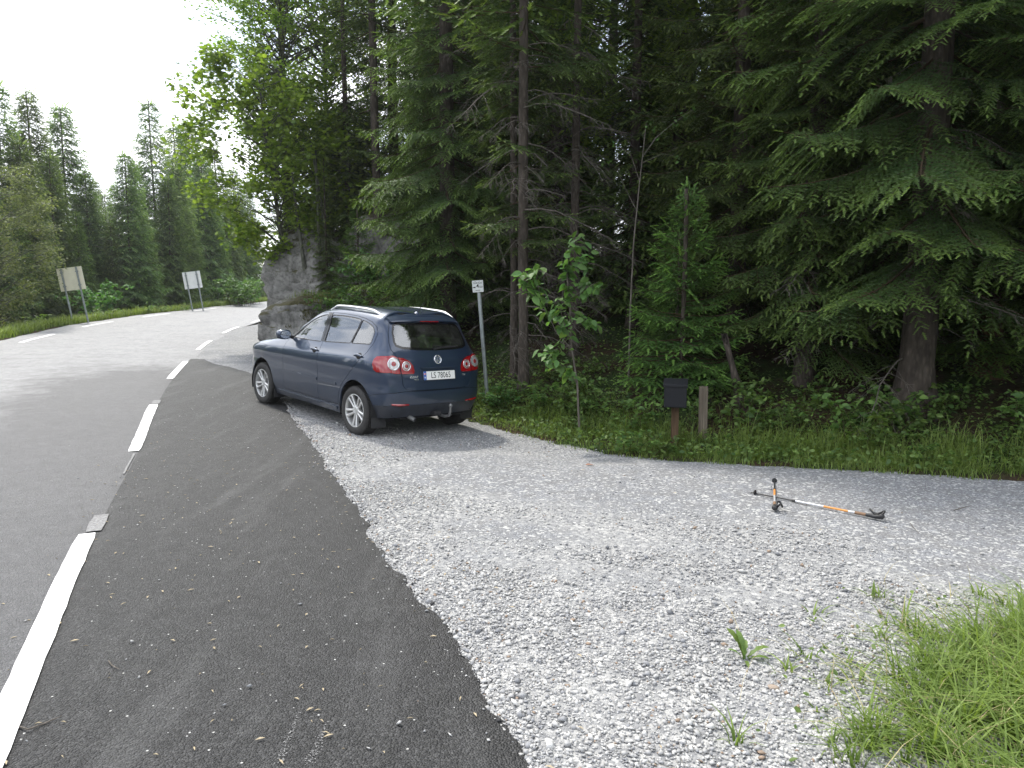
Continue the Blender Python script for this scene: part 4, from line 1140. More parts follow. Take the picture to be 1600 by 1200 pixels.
def inv(c1, c2, axes, tmin, tmax):
    m = (_gtv[:, 0] >= tmin) & (_gtv[:, 0] <= tmax) & (_gtv[:, 1] < 1.45)
    G = _gtv[m]; P = _gP[m]
    q = G[np.argmin((P[:, axes[0]] - c1) ** 2 + (P[:, axes[1]] - c2) ** 2)].copy()
    for _ in range(12):
        p = surf(q)[0]; r = np.array([c1 - p[axes[0]], c2 - p[axes[1]]])
        if np.abs(r).max() < 1e-5: break
        e = 1e-3; J = np.stack([(surf(q + [e, 0])[0] - p)[list(axes)], (surf(q + [0, e])[0] - p)[list(axes)]], -1) / e
        q = q + np.clip(np.linalg.lstsq(J, r, rcond=None)[0], -.15, .15)
        q[0] = np.clip(q[0], tmin - .2, tmax + .2); q[1] = np.clip(q[1], 0, KV[-1])
    return (float(np.clip(q[0], 0, KT[-1])), float(q[1]))
def S(x, z): return inv(x if x > -.2 else -.2 + (x + .2) * .86, float(ZM(x, z)), (0, 2), .75, 4.75)           # seen from the side
def Rr_(y, z): return inv(y, float(ZM(-.6, z)), (1, 2), 4.6, KT[-1])        # seen from behind
def dens(poly, h=.03, closed=True):
    out = []; n = len(poly)
    for i in range(n if closed else n - 1):
        a = np.array(poly[i]); b_ = np.array(poly[(i + 1) % n]); k = max(1, int(np.ceil(np.linalg.norm(b_ - a) / h)))
        out += [tuple(a + (b_ - a) * j / k) for j in range(k)]
    return out
def roundp(poly, r, n=4):
    """round the corners of a 2D polygon"""
    out = []; m = len(poly)
    for i in range(m):
        p = np.array(poly[i], float); a = np.array(poly[i-1], float) - p; b_ = np.array(poly[(i+1) % m], float) - p
        la, lb = np.linalg.norm(a), np.linalg.norm(b_); rr_ = min(r, la * .45, lb * .45)
        A, B = p + a / la * rr_, p + b_ / lb * rr_
        for k in range(n + 1):
            t = k / n; out.append(tuple((1-t)**2 * A + 2*(1-t)*t * p + t*t * B))
    return out
def side(poly, r=0, h=.04): 
    if r: poly = roundp(poly, r)
    return [S(*p) for p in dens(poly, h)]
def rear(poly, r=0, h=.04):
    if r: poly = roundp(poly, r)
    return [Rr_(*p) for p in dens(poly, h)]
def grow(poly, d):
    """offset a 2D polygon outward by d"""
    P = np.array(poly); n = len(P); A = .5 * np.sum(P[:, 0] * np.roll(P[:, 1], -1) - np.roll(P[:, 0], -1) * P[:, 1])
    e = np.roll(P, -1, 0) - P; L = np.linalg.norm(e, axis=1, keepdims=True); e = e / np.maximum(L, 1e-9)
    nn = np.stack([e[:, 1], -e[:, 0]], -1) * (1 if A > 0 else -1)
    v = nn + np.roll(nn, 1, 0); v /= np.maximum(np.linalg.norm(v, axis=1, keepdims=True), .3)
    return [tuple(p) for p in P + v * d]

def panel(name, outer, mat, parent, holes=(), off=0.0, gap=.003, thick=.014, mirror=None, step=.05):
    """outer, holes: polygons in (t, v). mirror None: left only, 'sep': returns (left, right), 'merge': both halves in one mesh"""
    pts = []; edges = []
    for poly in (outer, *holes):
        pl = dens(poly, .035); b0 = len(pts); pts += pl
        edges += [(b0 + i, b0 + (i + 1) % len(pl)) for i in range(len(pl))]
    P = np.array(pts); E = np.array(edges)
    lo, hi = np.array(outer).min(0), np.array(outer).max(0)
    g = np.stack(np.meshgrid(np.arange(lo[0] + step / 2, hi[0], step), np.arange(lo[1] + step / 2, hi[1], step)), -1).reshape(-1, 2)
    if len(g):
        a, b_ = P[E[:, 0]], P[E[:, 1]]; ab = b_ - a
        ok = np.ones(len(g), bool)
        for i0 in range(0, len(g), 2000):
            q = g[i0:i0+2000]
            t = np.clip(((q[:, None] - a) * ab).sum(-1) / np.maximum((ab * ab).sum(-1), 1e-12), 0, 1)
            dd = np.linalg.norm(q[:, None] - a - t[..., None] * ab, axis=-1).min(1)
            ok[i0:i0+2000] = dd > step * .4
        ins = in_poly(outer, g[:, 0], g[:, 1])
        for h in holes: ins &= ~in_poly(h, g[:, 0], g[:, 1])
        g = g[ok & ins]; pts += [tuple(p) for p in g]
    r = delaunay_2d_cdt([Vector(p) for p in pts], edges, [], 0, 1e-6)
    V2 = np.array([tuple(v) for v in r[0]]); F = np.array([f for f in r[2] if len(f) == 3])
    c = V2[F].mean(1)
    k = in_poly(outer, c[:, 0], c[:, 1])
    for h in holes: k &= ~in_poly(h, c[:, 0], c[:, 1])
    F = F[k]
    used = np.unique(F); rm = -np.ones(len(V2), int); rm[used] = np.arange(len(used)); F = rm[F]; V2 = V2[used]
    N = surf_n(V2); V3 = surf(V2) + N * off
    # consistent orientation
    fn = np.cross(V3[F[:, 1]] - V3[F[:, 0]], V3[F[:, 2]] - V3[F[:, 0]])
    fl = np.einsum('ij,ij->i', fn, N[F].mean(1)) < 0
    F[fl] = F[fl][:, ::-1]
    ed = {}
    for f in F:
        for i in range(3):
            a, b_ = int(f[i]), int(f[(i+1) % 3]); kk = (min(a, b_), max(a, b_))
            ed.setdefault(kk, []).append((a, b_, int(f[(i+2) % 3])))
    bd = [v[0] for v in ed.values() if len(v) == 1]
    bd = [e for e in bd if not (abs(V3[e[0], 1]) < 2e-4 and abs(V3[e[1], 1]) < 2e-4)]
    mv = np.zeros_like(V3)
    for a, b_, c_ in bd:
        e = V3[b_] - V3[a]; L = np.linalg.norm(e); e = e / max(L, 1e-9)
        d = V3[c_] - V3[a]; d = d - e * d.dot(e); d /= max(np.linalg.norm(d), 1e-9)
        mv[a] += d; mv[b_] += d
    L = np.linalg.norm(mv, axis=1, keepdims=True); mv = np.where(L > .3, mv / np.maximum(L, 1e-9), 0)
    ctr = np.abs(V3[:, 1]) < 2e-4; mv[ctr, 1] = 0
    V3 = V3 + mv * gap
    nrm = N.copy(); FF = [tuple(f) for f in F]
    if thick > 0:
        ring = {}
        Vx, Nx = list(V3), list(nrm)
        def rv(i, lowr):
            kk = (i, lowr)
            if kk not in ring:
                ring[kk] = len(Vx); Vx.append(V3[i] - N[i] * (thick if lowr else 0)); 
                o_ = -mv[i] if np.linalg.norm(mv[i]) > .5 else N[i]
                Nx.append(o_)
            return ring[kk]
        for a, b_, c_ in bd:
            FF.append((rv(b_, 0), rv(a, 0), rv(a, 1))); FF.append((rv(b_, 0), rv(a, 1), rv(b_, 1)))
        V3, nrm = np.array(Vx), np.array(Nx)
    FF = np.array(FF)
    def mk(nm, V, Fc, Nn):
        me = mesh_np(nm, V, Fc, mat, smooth=True)
        me.normals_split_custom_set_from_vertices([tuple(n) for n in Nn])
        return obj(nm, me, parent)
    flip = np.array([1, -1, 1])
    if mirror == 'merge':
        n = len(V3)
        return mk(name, np.r_[V3, V3 * flip], np.r_[FF, FF[:, ::-1] + n], np.r_[nrm, nrm * flip])
    l = mk(name, V3, FF, nrm)
    if mirror == 'sep':
        return l, mk(name, V3 * flip, FF[:, ::-1], nrm * flip)
    return l

car = empty("parked_car")
tag(car, "dark blue hatchback parked on the gravel with silver roof rails", "car")
TE, VE = KT[-1], KV[-1]
# ---- outlines (metres; x forward of the rear axle, z above ground)
def arc(cx_, cz_, r, a0, a1, n=22): return [(cx_ + r * math.cos(R(a0 + (a1 - a0) * i / n)), cz_ + r * math.sin(R(a0 + (a1 - a0) * i / n))) for i in range(n + 1)]
ARC_R = arc(0, .33, .352, -18, 198); ARC_F = arc(2.578, .33, .352, -18, 198)
def arch_hole(A):
    pts = [S(*p) for p in A]
    return pts + [(pts[-1][0], -.05), (pts[0][0], -.05)]
H_ARC_R, H_ARC_F = arch_hole(ARC_R), arch_hole(ARC_F)
DOOR_F = [(1.90, .33), (1.905, .70), (1.90, .95), (1.86, 1.07), (1.60, 1.275), (1.42, 1.385), (1.26, 1.445), (1.10, 1.478), (.945, 1.489), (.940, 1.25), (.93, 1.0), (.92, .60), (.92, .33)]
DOOR_R = [(.92, .33), (.92, .60), (.93, 1.0), (.940, 1.25), (.945, 1.489), (.6, 1.497), (.32, 1.490), (.10, 1.470), (-.06, 1.435), (-.165, 1.375), (-.215, 1.27), (-.215, 1.13), (-.155, 1.0), (-.04, .88), (.12, .75), (.28, .62), (.38, .48), (.42, .33)]
W_F = [(1.78, 1.075), (1.575, 1.245), (1.41, 1.347), (1.25, 1.408), (1.10, 1.441), (1.005, 1.450), (.995, 1.25), (.982, 1.083)]
W_R = [(.885, 1.088), (.892, 1.25), (.900, 1.456), (.6, 1.465), (.33, 1.458), (.175, 1.445), (.215, 1.27), (.255, 1.106)]
W_Q = [(.23, 1.107), (.19, 1.27), (.15, 1.441), (.02, 1.415), (-.10, 1.37), (-.165, 1.28), (-.17, 1.125)]
p_df, p_dr = side(DOOR_F, .03), side(DOOR_R, .02)
p_wf, p_wr, p_wq = side(W_F, .02), side(W_R, .03), side(W_Q, .03)
RG = [(0, 1.072), (.30, 1.078), (.50, 1.092), (.580, 1.12), (.592, 1.17), (.575, 1.30), (.535, 1.415), (.49, 1.438), (.25, 1.446), (0, 1.45)]
p_rg = [Rr_(*p) for p in dens(RG, .04, True)]
p_rg = [(TE, v) if abs(surf((t, v))[0, 1]) < .003 else (t, v) for t, v in p_rg]
TG = [(0, .612), (.40, .616), (.515, .63), (.555, .68), (.579, .80), (.592, .93), (.625, 1.03), (.650, 1.08), (.645, 1.16), (.615, 1.30), (.565, 1.435), (.50, 1.472), (.25, 1.485), (0, 1.488)]
p_tg = [Rr_(*p) for p in dens(TG, .04)]
p_tg = [(TE, v) if abs(surf((t, v))[0, 1]) < .003 else (t, v) for t, v in p_tg]
# rear bumper wraps from the wheel arch round the back
b_top = [S(-.315, .53), S(-.40, .55), S(-.50, .57)] + [Rr_(.68, .59), Rr_(.60, .600), Rr_(.505, .605), Rr_(.40, .605)] + [(TE, Rr_(.0, .605)[1])]
b_mid = [(TE, .165), Rr_(.45, .435), Rr_(.68, .44), S(-.45, .43), S(-.345, .42)]
arc_lo = [S(*p) for p in arc(0, .33, .352, 140, 164, 4)]
p_bump = b_top + b_mid + [arc_lo[2], arc_lo[1], arc_lo[0]]
p_btrim = [(TE, .165), Rr_(.45, .435), Rr_(.68, .44), S(-.45, .43), S(-.345, .42)] + [S(*p) for p in arc(0, .33, .352, 166, 192, 4)] + [(4.50, .005), (TE, .005)]
p_hood = [(0, .735), (.5, .74), (.80, .765), (1.12, .81), (1.30, .838), (1.12, .848), (.7, .85), (0, .85)]
p_ws = [(0, .885), (.5, .885), (.86, .90), (.89, 1.08), (.86, 1.255), (.5, 1.285), (0, 1.29)]
p_hl = [(.50, .55), (.62, .52), (1.0, .54), (1.12, .63), (1.08, .69), (.80, .70), (.52, .66)]
p_gr = [(0, .34), (.42, .35), (.46, .44), (.44, .52), (0, .52)]
lamp_o = [S(-.355, .955), S(-.352, .90), S(-.385, .835), S(-.44, .812)] + [Rr_(.72, .815), Rr_(.65, .803), Rr_(.586, .803), Rr_(.600, .93), Rr_(.615, .995), Rr_(.66, 1.012), Rr_(.71, 1.005)] + [S(-.45, .998), S(-.385, .99)]
lamp_i = [Rr_(.574, .80), Rr_(.40, .80), Rr_(.385, .83), Rr_(.40, .89), Rr_(.45, .945), Rr_(.53, .98), Rr_(.602, .992), Rr_(.586, .92)]
body_outer = [(0, .0), (TE, .0), (TE, VE), (0, VE)]
body_outer = dens(body_outer, .1)
body = panel("body", body_outer, M_PAINT, car, holes=[p_df, p_dr, H_ARC_R, H_ARC_F, p_tg, p_bump, p_btrim, p_hood, p_ws, p_hl, p_gr, lamp_o], mirror='merge', gap=.003, thick=.02)
inner_h = [grow(p_wf, .02), grow(p_wr, .02), grow(p_wq, .02), grow(p_rg, .02), grow(p_ws, .02), H_ARC_R, H_ARC_F]
panel("inner_lining", body_outer, M_DARK, car, holes=inner_h, mirror='merge', off=-.026, gap=0, thick=0, step=.09)
panel("hood", p_hood, M_PAINT, car, mirror='merge')
panel("windshield", p_ws, M_GLASS, car, mirror='merge', off=-.004, gap=-.006, thick=0)
panel("grille", p_gr, M_GLOSSB, car, mirror='merge', off=-.008, gap=-.004, thick=0)
panel("headlight", p_hl, M_CLEAR, car, mirror='sep', off=0, gap=.002)
tgate = panel("tailgate", p_tg, M_PAINT, car, holes=[p_rg, lamp_i], mirror='merge')
panel("rear_window", p_rg, M_RGLASS, tgate, mirror='merge', off=-.004, gap=-.006, thick=0)
# black border printed on the rear window's side fins
panel("window_surround", grow(p_rg, .004), M_GLOSSB, tgate, holes=[[(TE + 1 if t > TE - .04 else t, v) for t, v in grow(p_rg, -.028)]], mirror='merge', off=.001, gap=0, thick=0, step=.03)
bumper = panel("rear_bumper", p_bump, M_PAINT, car, mirror='merge', off=.006, thick=.02)
panel("bumper_trim", p_btrim, plain("dark_bumper_plastic", (.026, .030, .040), .45, noise=12, var=.3), car, mirror='merge', off=.001, thick=.02)
for nm, pd, hole, wins in (("front_door", p_df, [p_wf], [p_wf]), ("rear_door", p_dr, [p_wr, p_wq], [p_wr, p_wq])):
    L, Rg = panel(nm, pd, M_PAINT, car, holes=hole, mirror='sep')
    for w in wins:
        gl, gr2 = panel("door_window", w, M_GLASS, L, mirror='sep', off=-.005, gap=-.005, thick=0)
        gr2.parent = Rg
        sl, sr = panel("window_seal", grow(w, .009), M_BLACK, L, holes=[grow(w, -.002)], mirror='sep', off=.0025, gap=0, thick=.006, step=.03); sr.parent = Rg
    if nm == "front_door":
        pl, pr = panel("pillar_trim", side([(.986, 1.087), (.997, 1.25), (1.008, 1.478), (.951, 1.484), (.946, 1.25), (.938, 1.085)]), M_GLOSSB, L, mirror='sep', off=.004, gap=0, thick=.004); pr.parent = Rg
        ml, mr = panel("mirror_sail", side([(1.855, 1.085), (1.79, 1.08), (1.66, 1.18), (1.69, 1.20)]), M_BLACK, L, mirror='sep', off=.004, gap=0, thick=.004); mr.parent = Rg
        FD = (L, Rg)
    else:
        pl, pr = panel("pillar_trim", side([(.932, 1.085), (.938, 1.25), (.942, 1.484), (.902, 1.485), (.894, 1.25), (.887, 1.087)]), M_GLOSSB, L, mirror='sep', off=.004, gap=0, thick=.004); pr.parent = Rg
        RD = (L, Rg)
for L, Rg, x0, x1 in ((*FD, 1.90, .93), (*RD, .91, .43)):
    a, b_ = panel("side_moulding", side([(x0 - .02, .555), (x1 + .01, .562), (x1 + .01, .598), (x0 - .02, .590)], .012), M_PAINT, L, mirror='sep', off=.010, gap=0, thick=.012, step=.03); b_.parent = Rg
panel("sill_trim", side([(2.12, .262), (.46, .262), (.46, .300), (2.12, .300)], .012), M_PAINT, car, mirror='sep', off=.016, gap=0, thick=.02, step=.03)

# ---- tail lamps
def lamp_disc(tv, r_out, parent, mirror, back=M_CLEAR, core=M_RED):
    p = surf(tv)[0]; n = surf_n(tv)[0]
    for sg in ((1, -1) if mirror else (1,)):
        P = Vector((p[0], p[1] * sg, p[2])); Nn = Vector((n[0], n[1] * sg, n[2]))
        Mx = Matrix.Translation(P + Nn * .004) @ Nn.to_track_quat('Z', 'Y').to_matrix().to_4x4()
        par = parent[0] if sg == 1 else parent[1]
        mb = MB(); mb.lathe([(r_out, -.012), (r_out, .004), (r_out * .90, .007), (r_out * .82, .004)], 28, Mx); mb.build("lamp_ring", M_CHROME, par, 40)
        mb = MB(); mb.lathe([(r_out * .84, .001), (r_out * .6, .003), (r_out * .36, .004), (.0001, .004)], 28, Mx); mb.build("lamp_reflector", back, par, 40)
        mb = MB(); mb.lathe([(r_out * .40, .003), (r_out * .34, .009), (.0001, .011)], 20, Mx); mb.build("lamp_core", core, par, 40)
lo_ = panel("tail_light", lamp_o, M_RED, car, mirror='sep', off=.006, gap=.002, thick=.02, step=.03)
li_ = panel("tail_light", lamp_i, M_RED, tgate, mirror='sep', off=.006, gap=.002, thick=.02, step=.03)
lamp_disc(Rr_(.672, .912), .080, lo_, True)
lamp_disc(Rr_(.500, .885), .062, li_, True)
# ---- spoiler, brake light, wiper, badge
mb = MB()
sp = []
for y in np.linspace(-.56, .56, 13):
    z0 = 1.536 - .020 * (abs(y) / .56) ** 3; x0 = -.275 + .075 * (abs(y) / .56) ** 2.2
    _g = _gP[(np.abs(_gP[:, 0] - (x0 + .16)) < .06) & (np.abs(_gP[:, 1] - abs(y)) < .06) & (_gP[:, 2] > 1.4)]; zr = float(_g[:, 2].mean()) if len(_g) else z0 + .03
    sp.append([(x0 + .16, y, zr + .003), (x0, y, z0 + .012), (x0 - .085, y * .99, z0 - .022), (x0 - .09, y * .99, z0 - .034), (x0 - .02, y, z0 - .040)])
V = [p for r_ in sp for p in r_]; F = []
for i in range(12):
    for k in range(5): F.append((i*5+k, i*5+(k+1) % 5, (i+1)*5+(k+1) % 5, (i+1)*5+k))
F += [tuple(range(5)), tuple(60 + k for k in reversed(range(5)))]
mb.add(V, F); spo = mb.build("spoiler", M_PAINT, tgate, 35)
mb = MB(); mb.box((-.37, -.15, 1.494), (-.345, .15, 1.506)); mb.build("brake_light", M_RED, spo, None, .003)
def on_rear(y, z, lift):
    tv = Rr_(abs(y), z); p = surf(tv)[0]; n = surf_n(tv)[0]; s = 1 if y >= 0 else -1
    return Vector((p[0] + n[0] * lift, (p[1] + n[1] * lift) * s, p[2] + n[2] * lift))
mb = MB(); mb.tube([on_rear(.03, 1.08, .014), on_rear(-.10, 1.10, .016), on_rear(-.36, 1.105, .014)], [.013, .009, .006], 6)
mb.tube([on_rear(.0, 1.12, .010), on_rear(-.2, 1.115, .010), on_rear(-.40, 1.115, .008)], .006, 6)
mb.build("rear_wiper", M_BLACK, tgate, 40)
def rear_frame(y, z, lift):
    tv = Rr_(abs(y), z); n = surf_n(tv)[0]
    n = Vector((n[0], n[1] * (1 if y >= 0 else -1), n[2]))
    zax = n; xax = Vector((0, -1, 0)); xax = (xax - zax * xax.dot(zax)).normalized(); yax = zax.cross(xax)
    Mx = Matrix((xax, yax, zax)).transposed().to_4x4(); Mx.translation = on_rear(y, z, lift)
    return Mx
Mx = rear_frame(0.0, .955, .003)
badge = MB(); badge.lathe([(.0585, -.008), (.0585, .006), (.054, .010), (.0485, .006), (.0485, -.004)], 40, Mx); bdg = badge.build("emblem_ring", M_CHROME, tgate, 40)
mb = MB(); mb.lathe([(.050, .0005), (.0001, .0015)], 32, Mx); mb.build("emblem_field", plain("emblem_blue", (.03, .05, .11), .25), bdg, 40)
def stroke(mb, pts, w, z0, z1):
    for (a, c) in zip(pts[:-1], pts[1:]):
        a, c = Vector(a), Vector(c); d = (c - a).normalized(); n = Vector((-d.y, d.x)) * w / 2
        a2, c2 = a - d * w * .25, c + d * w * .25
        mb.prism([tuple(a2 + n), tuple(a2 - n), tuple(c2 - n), tuple(c2 + n)], z0, z1, Mx)
mb = MB(); stroke(mb, [(-.020, .044), (0, .008), (.020, .044)], .0085, .001, .007); stroke(mb, [(-.041, .026), (-.020, -.038), (0, .002), (.020, -.038), (.041, .026)], .0085, .001, .0071)
mb.build("emblem_letters", M_CHROME, bdg)
def text_part(body, size, Mx, mat, parent, name, ext=.001, space=1.0, bold=0.0, sx=1.0):
    me = text_mesh(body, size, ext, space, bold=bold)
    me.materials.append(mat); o = obj(name, me, parent); o.matrix_local = Mx @ Matrix.Diagonal((sx, 1, 1, 1)); return o
text_part("GOLF", .034, rear_frame(.40, .765, .003), M_CHROME, tgate, "badge_lettering", .002, 1.12, .0006, 1.35)
text_part("PLUS", .022, rear_frame(.365, .737, .003), M_CHROME, tgate, "badge_lettering", .002, 1.1, .0004, 1.35)
text_part("TDI", .032, rear_frame(-.43, .765, .003), M_CHROME, tgate, "badge_lettering", .002, 1.05, .0006, 1.2)
# ---- plate in its recess
mb = MB(); pf = rear_frame(0, .775, .004); mb.box((-.30, -.070, -.004), (.30, .070, .001), pf); mb.build("plate_recess", M_PAINT, tgate, None, .003)
mb = MB(); mb.box((-.27, -.062, .001), (.27, .062, .006), pf); rec = mb.build("plate_frame", M_BLACK, tgate, None, .002)
mb = MB(); mb.box((-.26, -.055, .006), (.26, .055, .0085), pf); plate = mb.build("number_plate", M_WHITE, tgate, None, .001)
mb = MB(); mb.box((-.26, -.055, .0085), (-.215, .055, .0092), pf); mb.build("plate_band", M_PBLUE, plate)
mb = MB(); mb.box((-.253, .012, .0092), (-.222, .034, .0097), pf); fl = mb.build("flag", M_PRED, plate)
mb = MB(); mb.box((-.245, .012, .0097), (-.2405, .034, .0100), pf); mb.box((-.253, .0208, .01005), (-.222, .0252, .0102), pf); mb.build("flag_cross", M_WHITE, plate)
text_part("N", .030, pf @ Matrix.Translation((-.2375, -.025, .0094)), M_WHITE, plate, "plate_lettering", .0003, bold=.0008)
text_part("LS 78065", .108, pf @ Matrix.Translation((.024, -.002, .0088)), M_INK, plate, "plate_lettering", .0004, 1.03, .0004, .80)
mb = MB(); mb.tube([on_rear(.29, .86, .006), on_rear(.15, .857, .010), on_rear(-.15, .857, .010), on_rear(-.29, .86, .006)], .009, 8); mb.build("plate_lip", M_PAINT, tgate, 40)
# ---- reflectors, hitch, exhaust
for sg in (1, -1):
    mb = MB(); mb.tube([on_rear(sg * .70, .455, .008), on_rear(sg * .60, .448, .010), on_rear(sg * .47, .446, .008)], [.012, .016, .010], 6); mb.build("reflector", M_RED, bumper, 30)
mb = MB(); mb.tube([(-.5, -.10, .28), (-.66, -.10, .275), (-.745, -.10, .30), (-.765, -.10, .355), (-.765, -.10, .41)], [.02, .02, .019, .018, .014], 10)
hb = mb.build("tow_hitch", M_STEEL, car, 40)
mb = MB(); mb.lathe([(.0001, -.027), (.018, -.02), (.026, 0), (.018, .02), (.0001, .027)], 14, Matrix.Translation((-.765, -.10, .435))); mb.build("hitch_ball", M_STEEL, hb, 60)
mb = MB(); mb.box((-.67, -.03, .295), (-.57, .08, .355)); mb.build("hitch_socket", M_BLACK, hb, None, .01)
mb = MB(); mb.lathe([(.024, 0), (.028, .01), (.028, .16), (.022, .16)], 16, Matrix.Translation((-.67, .40, .268)) @ Matrix.Rotation(R(80), 4, 'Y')); mb.build("exhaust_pipe", M_STEEL, car, 40)
# ---- door handles, mirrors, rails, antenna
for sg, D in ((1, 0), (-1, 1)):
    for x, door in ((1.04, FD[D]), (-.05, RD[D])):
        tvs = [S(x - .075, .958), S(x, .963), S(x + .085, .960)]
        ps = [Vector(surf(t)[0] + surf_n(t)[0] * l) for t, l in zip(tvs, (.012, .036, .014))]
        ps = [Vector((p.x, p.y * sg, p.z)) for p in ps]
        c = surf(tvs[1])[0]; n = surf_n(tvs[1])[0]
        mb = MB(); mb.tube(ps, [.014, .017, .014], 8); hd = mb.build("door_handle", M_PAINT, door, 40)
        Mx2 = Matrix.Translation((c[0], c[1] * sg, c[2])) @ Vector((n[0], n[1] * sg, n[2])).to_track_quat('Z', 'Y').to_matrix().to_4x4()
        mb = MB(); mb.lathe([(.045, .0), (.042, .004), (.0001, .0035)], 20, Mx2); mb.build("handle_recess_shade", M_DARK, door, 40)  # flat dark disc; the shade of the recess is its colour
    # mirror
    mm = MB()
    bm_v = []
    prof = [(-.5, .62), (-.3, .92), (0, 1.0), (.3, .9), (.5, .55)]
    rings = []
    for (u, s_) in ((-.085, .80), (-.06, .97), (0, 1.0), (.05, .82), (.085, .45)):
        ring = []
        for k in range(16):
            a = 2 * math.pi * k / 16
            ca, sa = math.cos(a), math.sin(a)
            ring.append((1.76 + u, (.965 + .105 * s_ * math.copysign(abs(ca) ** .7, ca)) * sg, 1.143 + .072 * s_ * math.copysign(abs(sa) ** .75, sa)))
        rings.append(ring)
    V = [p for r_ in rings for p in r_]; F = [(i*16+k, i*16+(k+1) % 16, (i+1)*16+(k+1) % 16, (i+1)*16+k) for i in range(4) for k in range(16)] + [tuple(range(16)), tuple(64 + k for k in reversed(range(16)))]
    mm.add(V, F); mir = mm.build("side_mirror", M_PAINT, FD[D], 50)
    mb = MB(); mb.tube([(1.77, .80 * sg, 1.10), (1.76, .87 * sg, 1.11)], [.03, .022], 8); mb.build("mirror_arm", M_BLACK, mir, 40)
    mb = MB(); Mg = Matrix.Translation((1.672, .965 * sg, 1.144)) @ Matrix.Rotation(R(-90), 4, 'Y')
    mb.lathe([(.058, 0), (.0001, .0005)], 20, Mg @ Matrix.Diagonal((.95, 1.35, 1, 1))); mb.build("mirror_glass", plain("mirror_silver", (.6, .62, .65), .03, 1.0), mir)
    # roof rail
    pts = []; rad = []
    for u in np.linspace(0, 1, 22):
        x = 1.10 - 1.25 * u
        tv = inv(x, .60 if False else 1.0, (0, 0), .9, 4.75) if False else None
        zc_ = np.interp(x, [-.25, -.1, .2, .6, .9, 1.1], [1.500, 1.522, 1.546, 1.552, 1.543, 1.522])
        yc_ = np.interp(x, [-.25, 0, .5, .9, 1.1], [.555, .592, .605, .597, .575])
        lift = .052 * min(1, math.sin(math.pi * min(max(u, .0), 1)) * 2.2)
        pts.append((x, yc_ * sg, zc_ + lift + .020)); rad.append(.016 + .004 * (1 - min(1, math.sin(math.pi * u) * 3)))
    mb = MB(); mb.tube(pts, rad, 8); mb.build("roof_rail", M_ALU, car, 40)
mb = MB(); mb.lathe([(.034, 0), (.028, .018), (.012, .034), (.0001, .036)], 14, Matrix.Translation((-.08, 0, 1.578)) @ Matrix.Diagonal((1.7, 1, 1, 1))); an = mb.build("antenna_base", M_PAINT, car, 50)
mb = MB(); mb.tube([(-.09, 0, 1.606), (-.24, 0, 1.745)], [.005, .003], 6); mb.build("antenna_mast", M_BLACK, an, 40)
# ---- wheels
def wheel(x, sg):
    w = empty("wheel"); w.parent = car; w.location = (x, .77 * sg, .316)
    rot = Matrix.Rotation(R(-90 if sg > 0 else 90), 4, 'X')      # lathe axis Z -> outward y
    mb = MB()
    prof = [(.205, -.09), (.225, -.102), (.27, -.106), (.298, -.098), (.313, -.078), (.316, -.03), (.3165, 0), (.316, .03), (.313, .078), (.298, .098), (.27, .106), (.225, .102), (.208, .088)]
    mb.lathe(prof, 56, rot); ty = mb.build("tyre", M_TYRE, w, 40)
    mb = MB()
    for k in range(56):
        a = 2 * math.pi * k / 56
        for (z0, z1, da) in ((.045, .088, .01), (-.088, -.045, -.01), (-.03, .03, .0)):
            Mb = rot @ Matrix.Rotation(a + da, 4, 'Z')
            mb.box((.312, -.011, z0), (.3205, .009, z1), Mb)
    mb.build("tread", M_TYRE, ty)
    mb = MB(); mb.lathe([(.212, .094), (.216, .098), (.208, .1), (.203, .088), (.196, .05), (.19, -.08)], 48, rot); rm_ = mb.build("rim", M_RIM, w, 40)
    mb = MB()
    for k in range(5):
        a = 2 * math.pi * k / 5 + math.pi / 2
        for s2 in (-1, 1):
            Ms = rot @ Matrix.Rotation(a, 4, 'Z')
            pa = [Vector((.045, s2 * .017, .070)), Vector((.12, s2 * .027, .076)), Vector((.203, s2 * .040, .088))]
            wd = [.016, .0155, .020]
            V = []; 
            for p_, ww in zip(pa, wd):
                for (dy, dz) in ((-ww, -.022), (-ww * .9, .004), (-ww * .4, .010), (ww * .4, .010), (ww * .9, .004), (ww, -.022)):
                    V.append(Ms @ Vector((p_.x, p_.y + dy, p_.z + dz)))
            F = [(i*6+q_, i*6+(q_+1) % 6, (i+1)*6+(q_+1) % 6, (i+1)*6+q_) for i in range(2) for q_ in range(6)] + [tuple(range(6)), tuple(12 + q_ for q_ in reversed(range(6)))]
            mb.add(V, F)
    mb.build("spokes", M_RIM, rm_, 30)
    mb = MB(); mb.lathe([(.068, .03), (.066, .070), (.055, .080), (.034, .082), (.031, .076), (.0001, .078)], 24, rot); mb.build("hub_cap", M_RIM, rm_, 40)
    mb = MB(); mb.lathe([(.15, .0), (.15, .02), (.06, .025), (.0001, .025)], 32, rot); mb.build("brake_disc", M_STEEL, w, 40)
    mb = MB(); mb.lathe([(.20, -.03), (.0001, -.03)], 24, rot); mb.build("drum_backing", M_DARK, w)
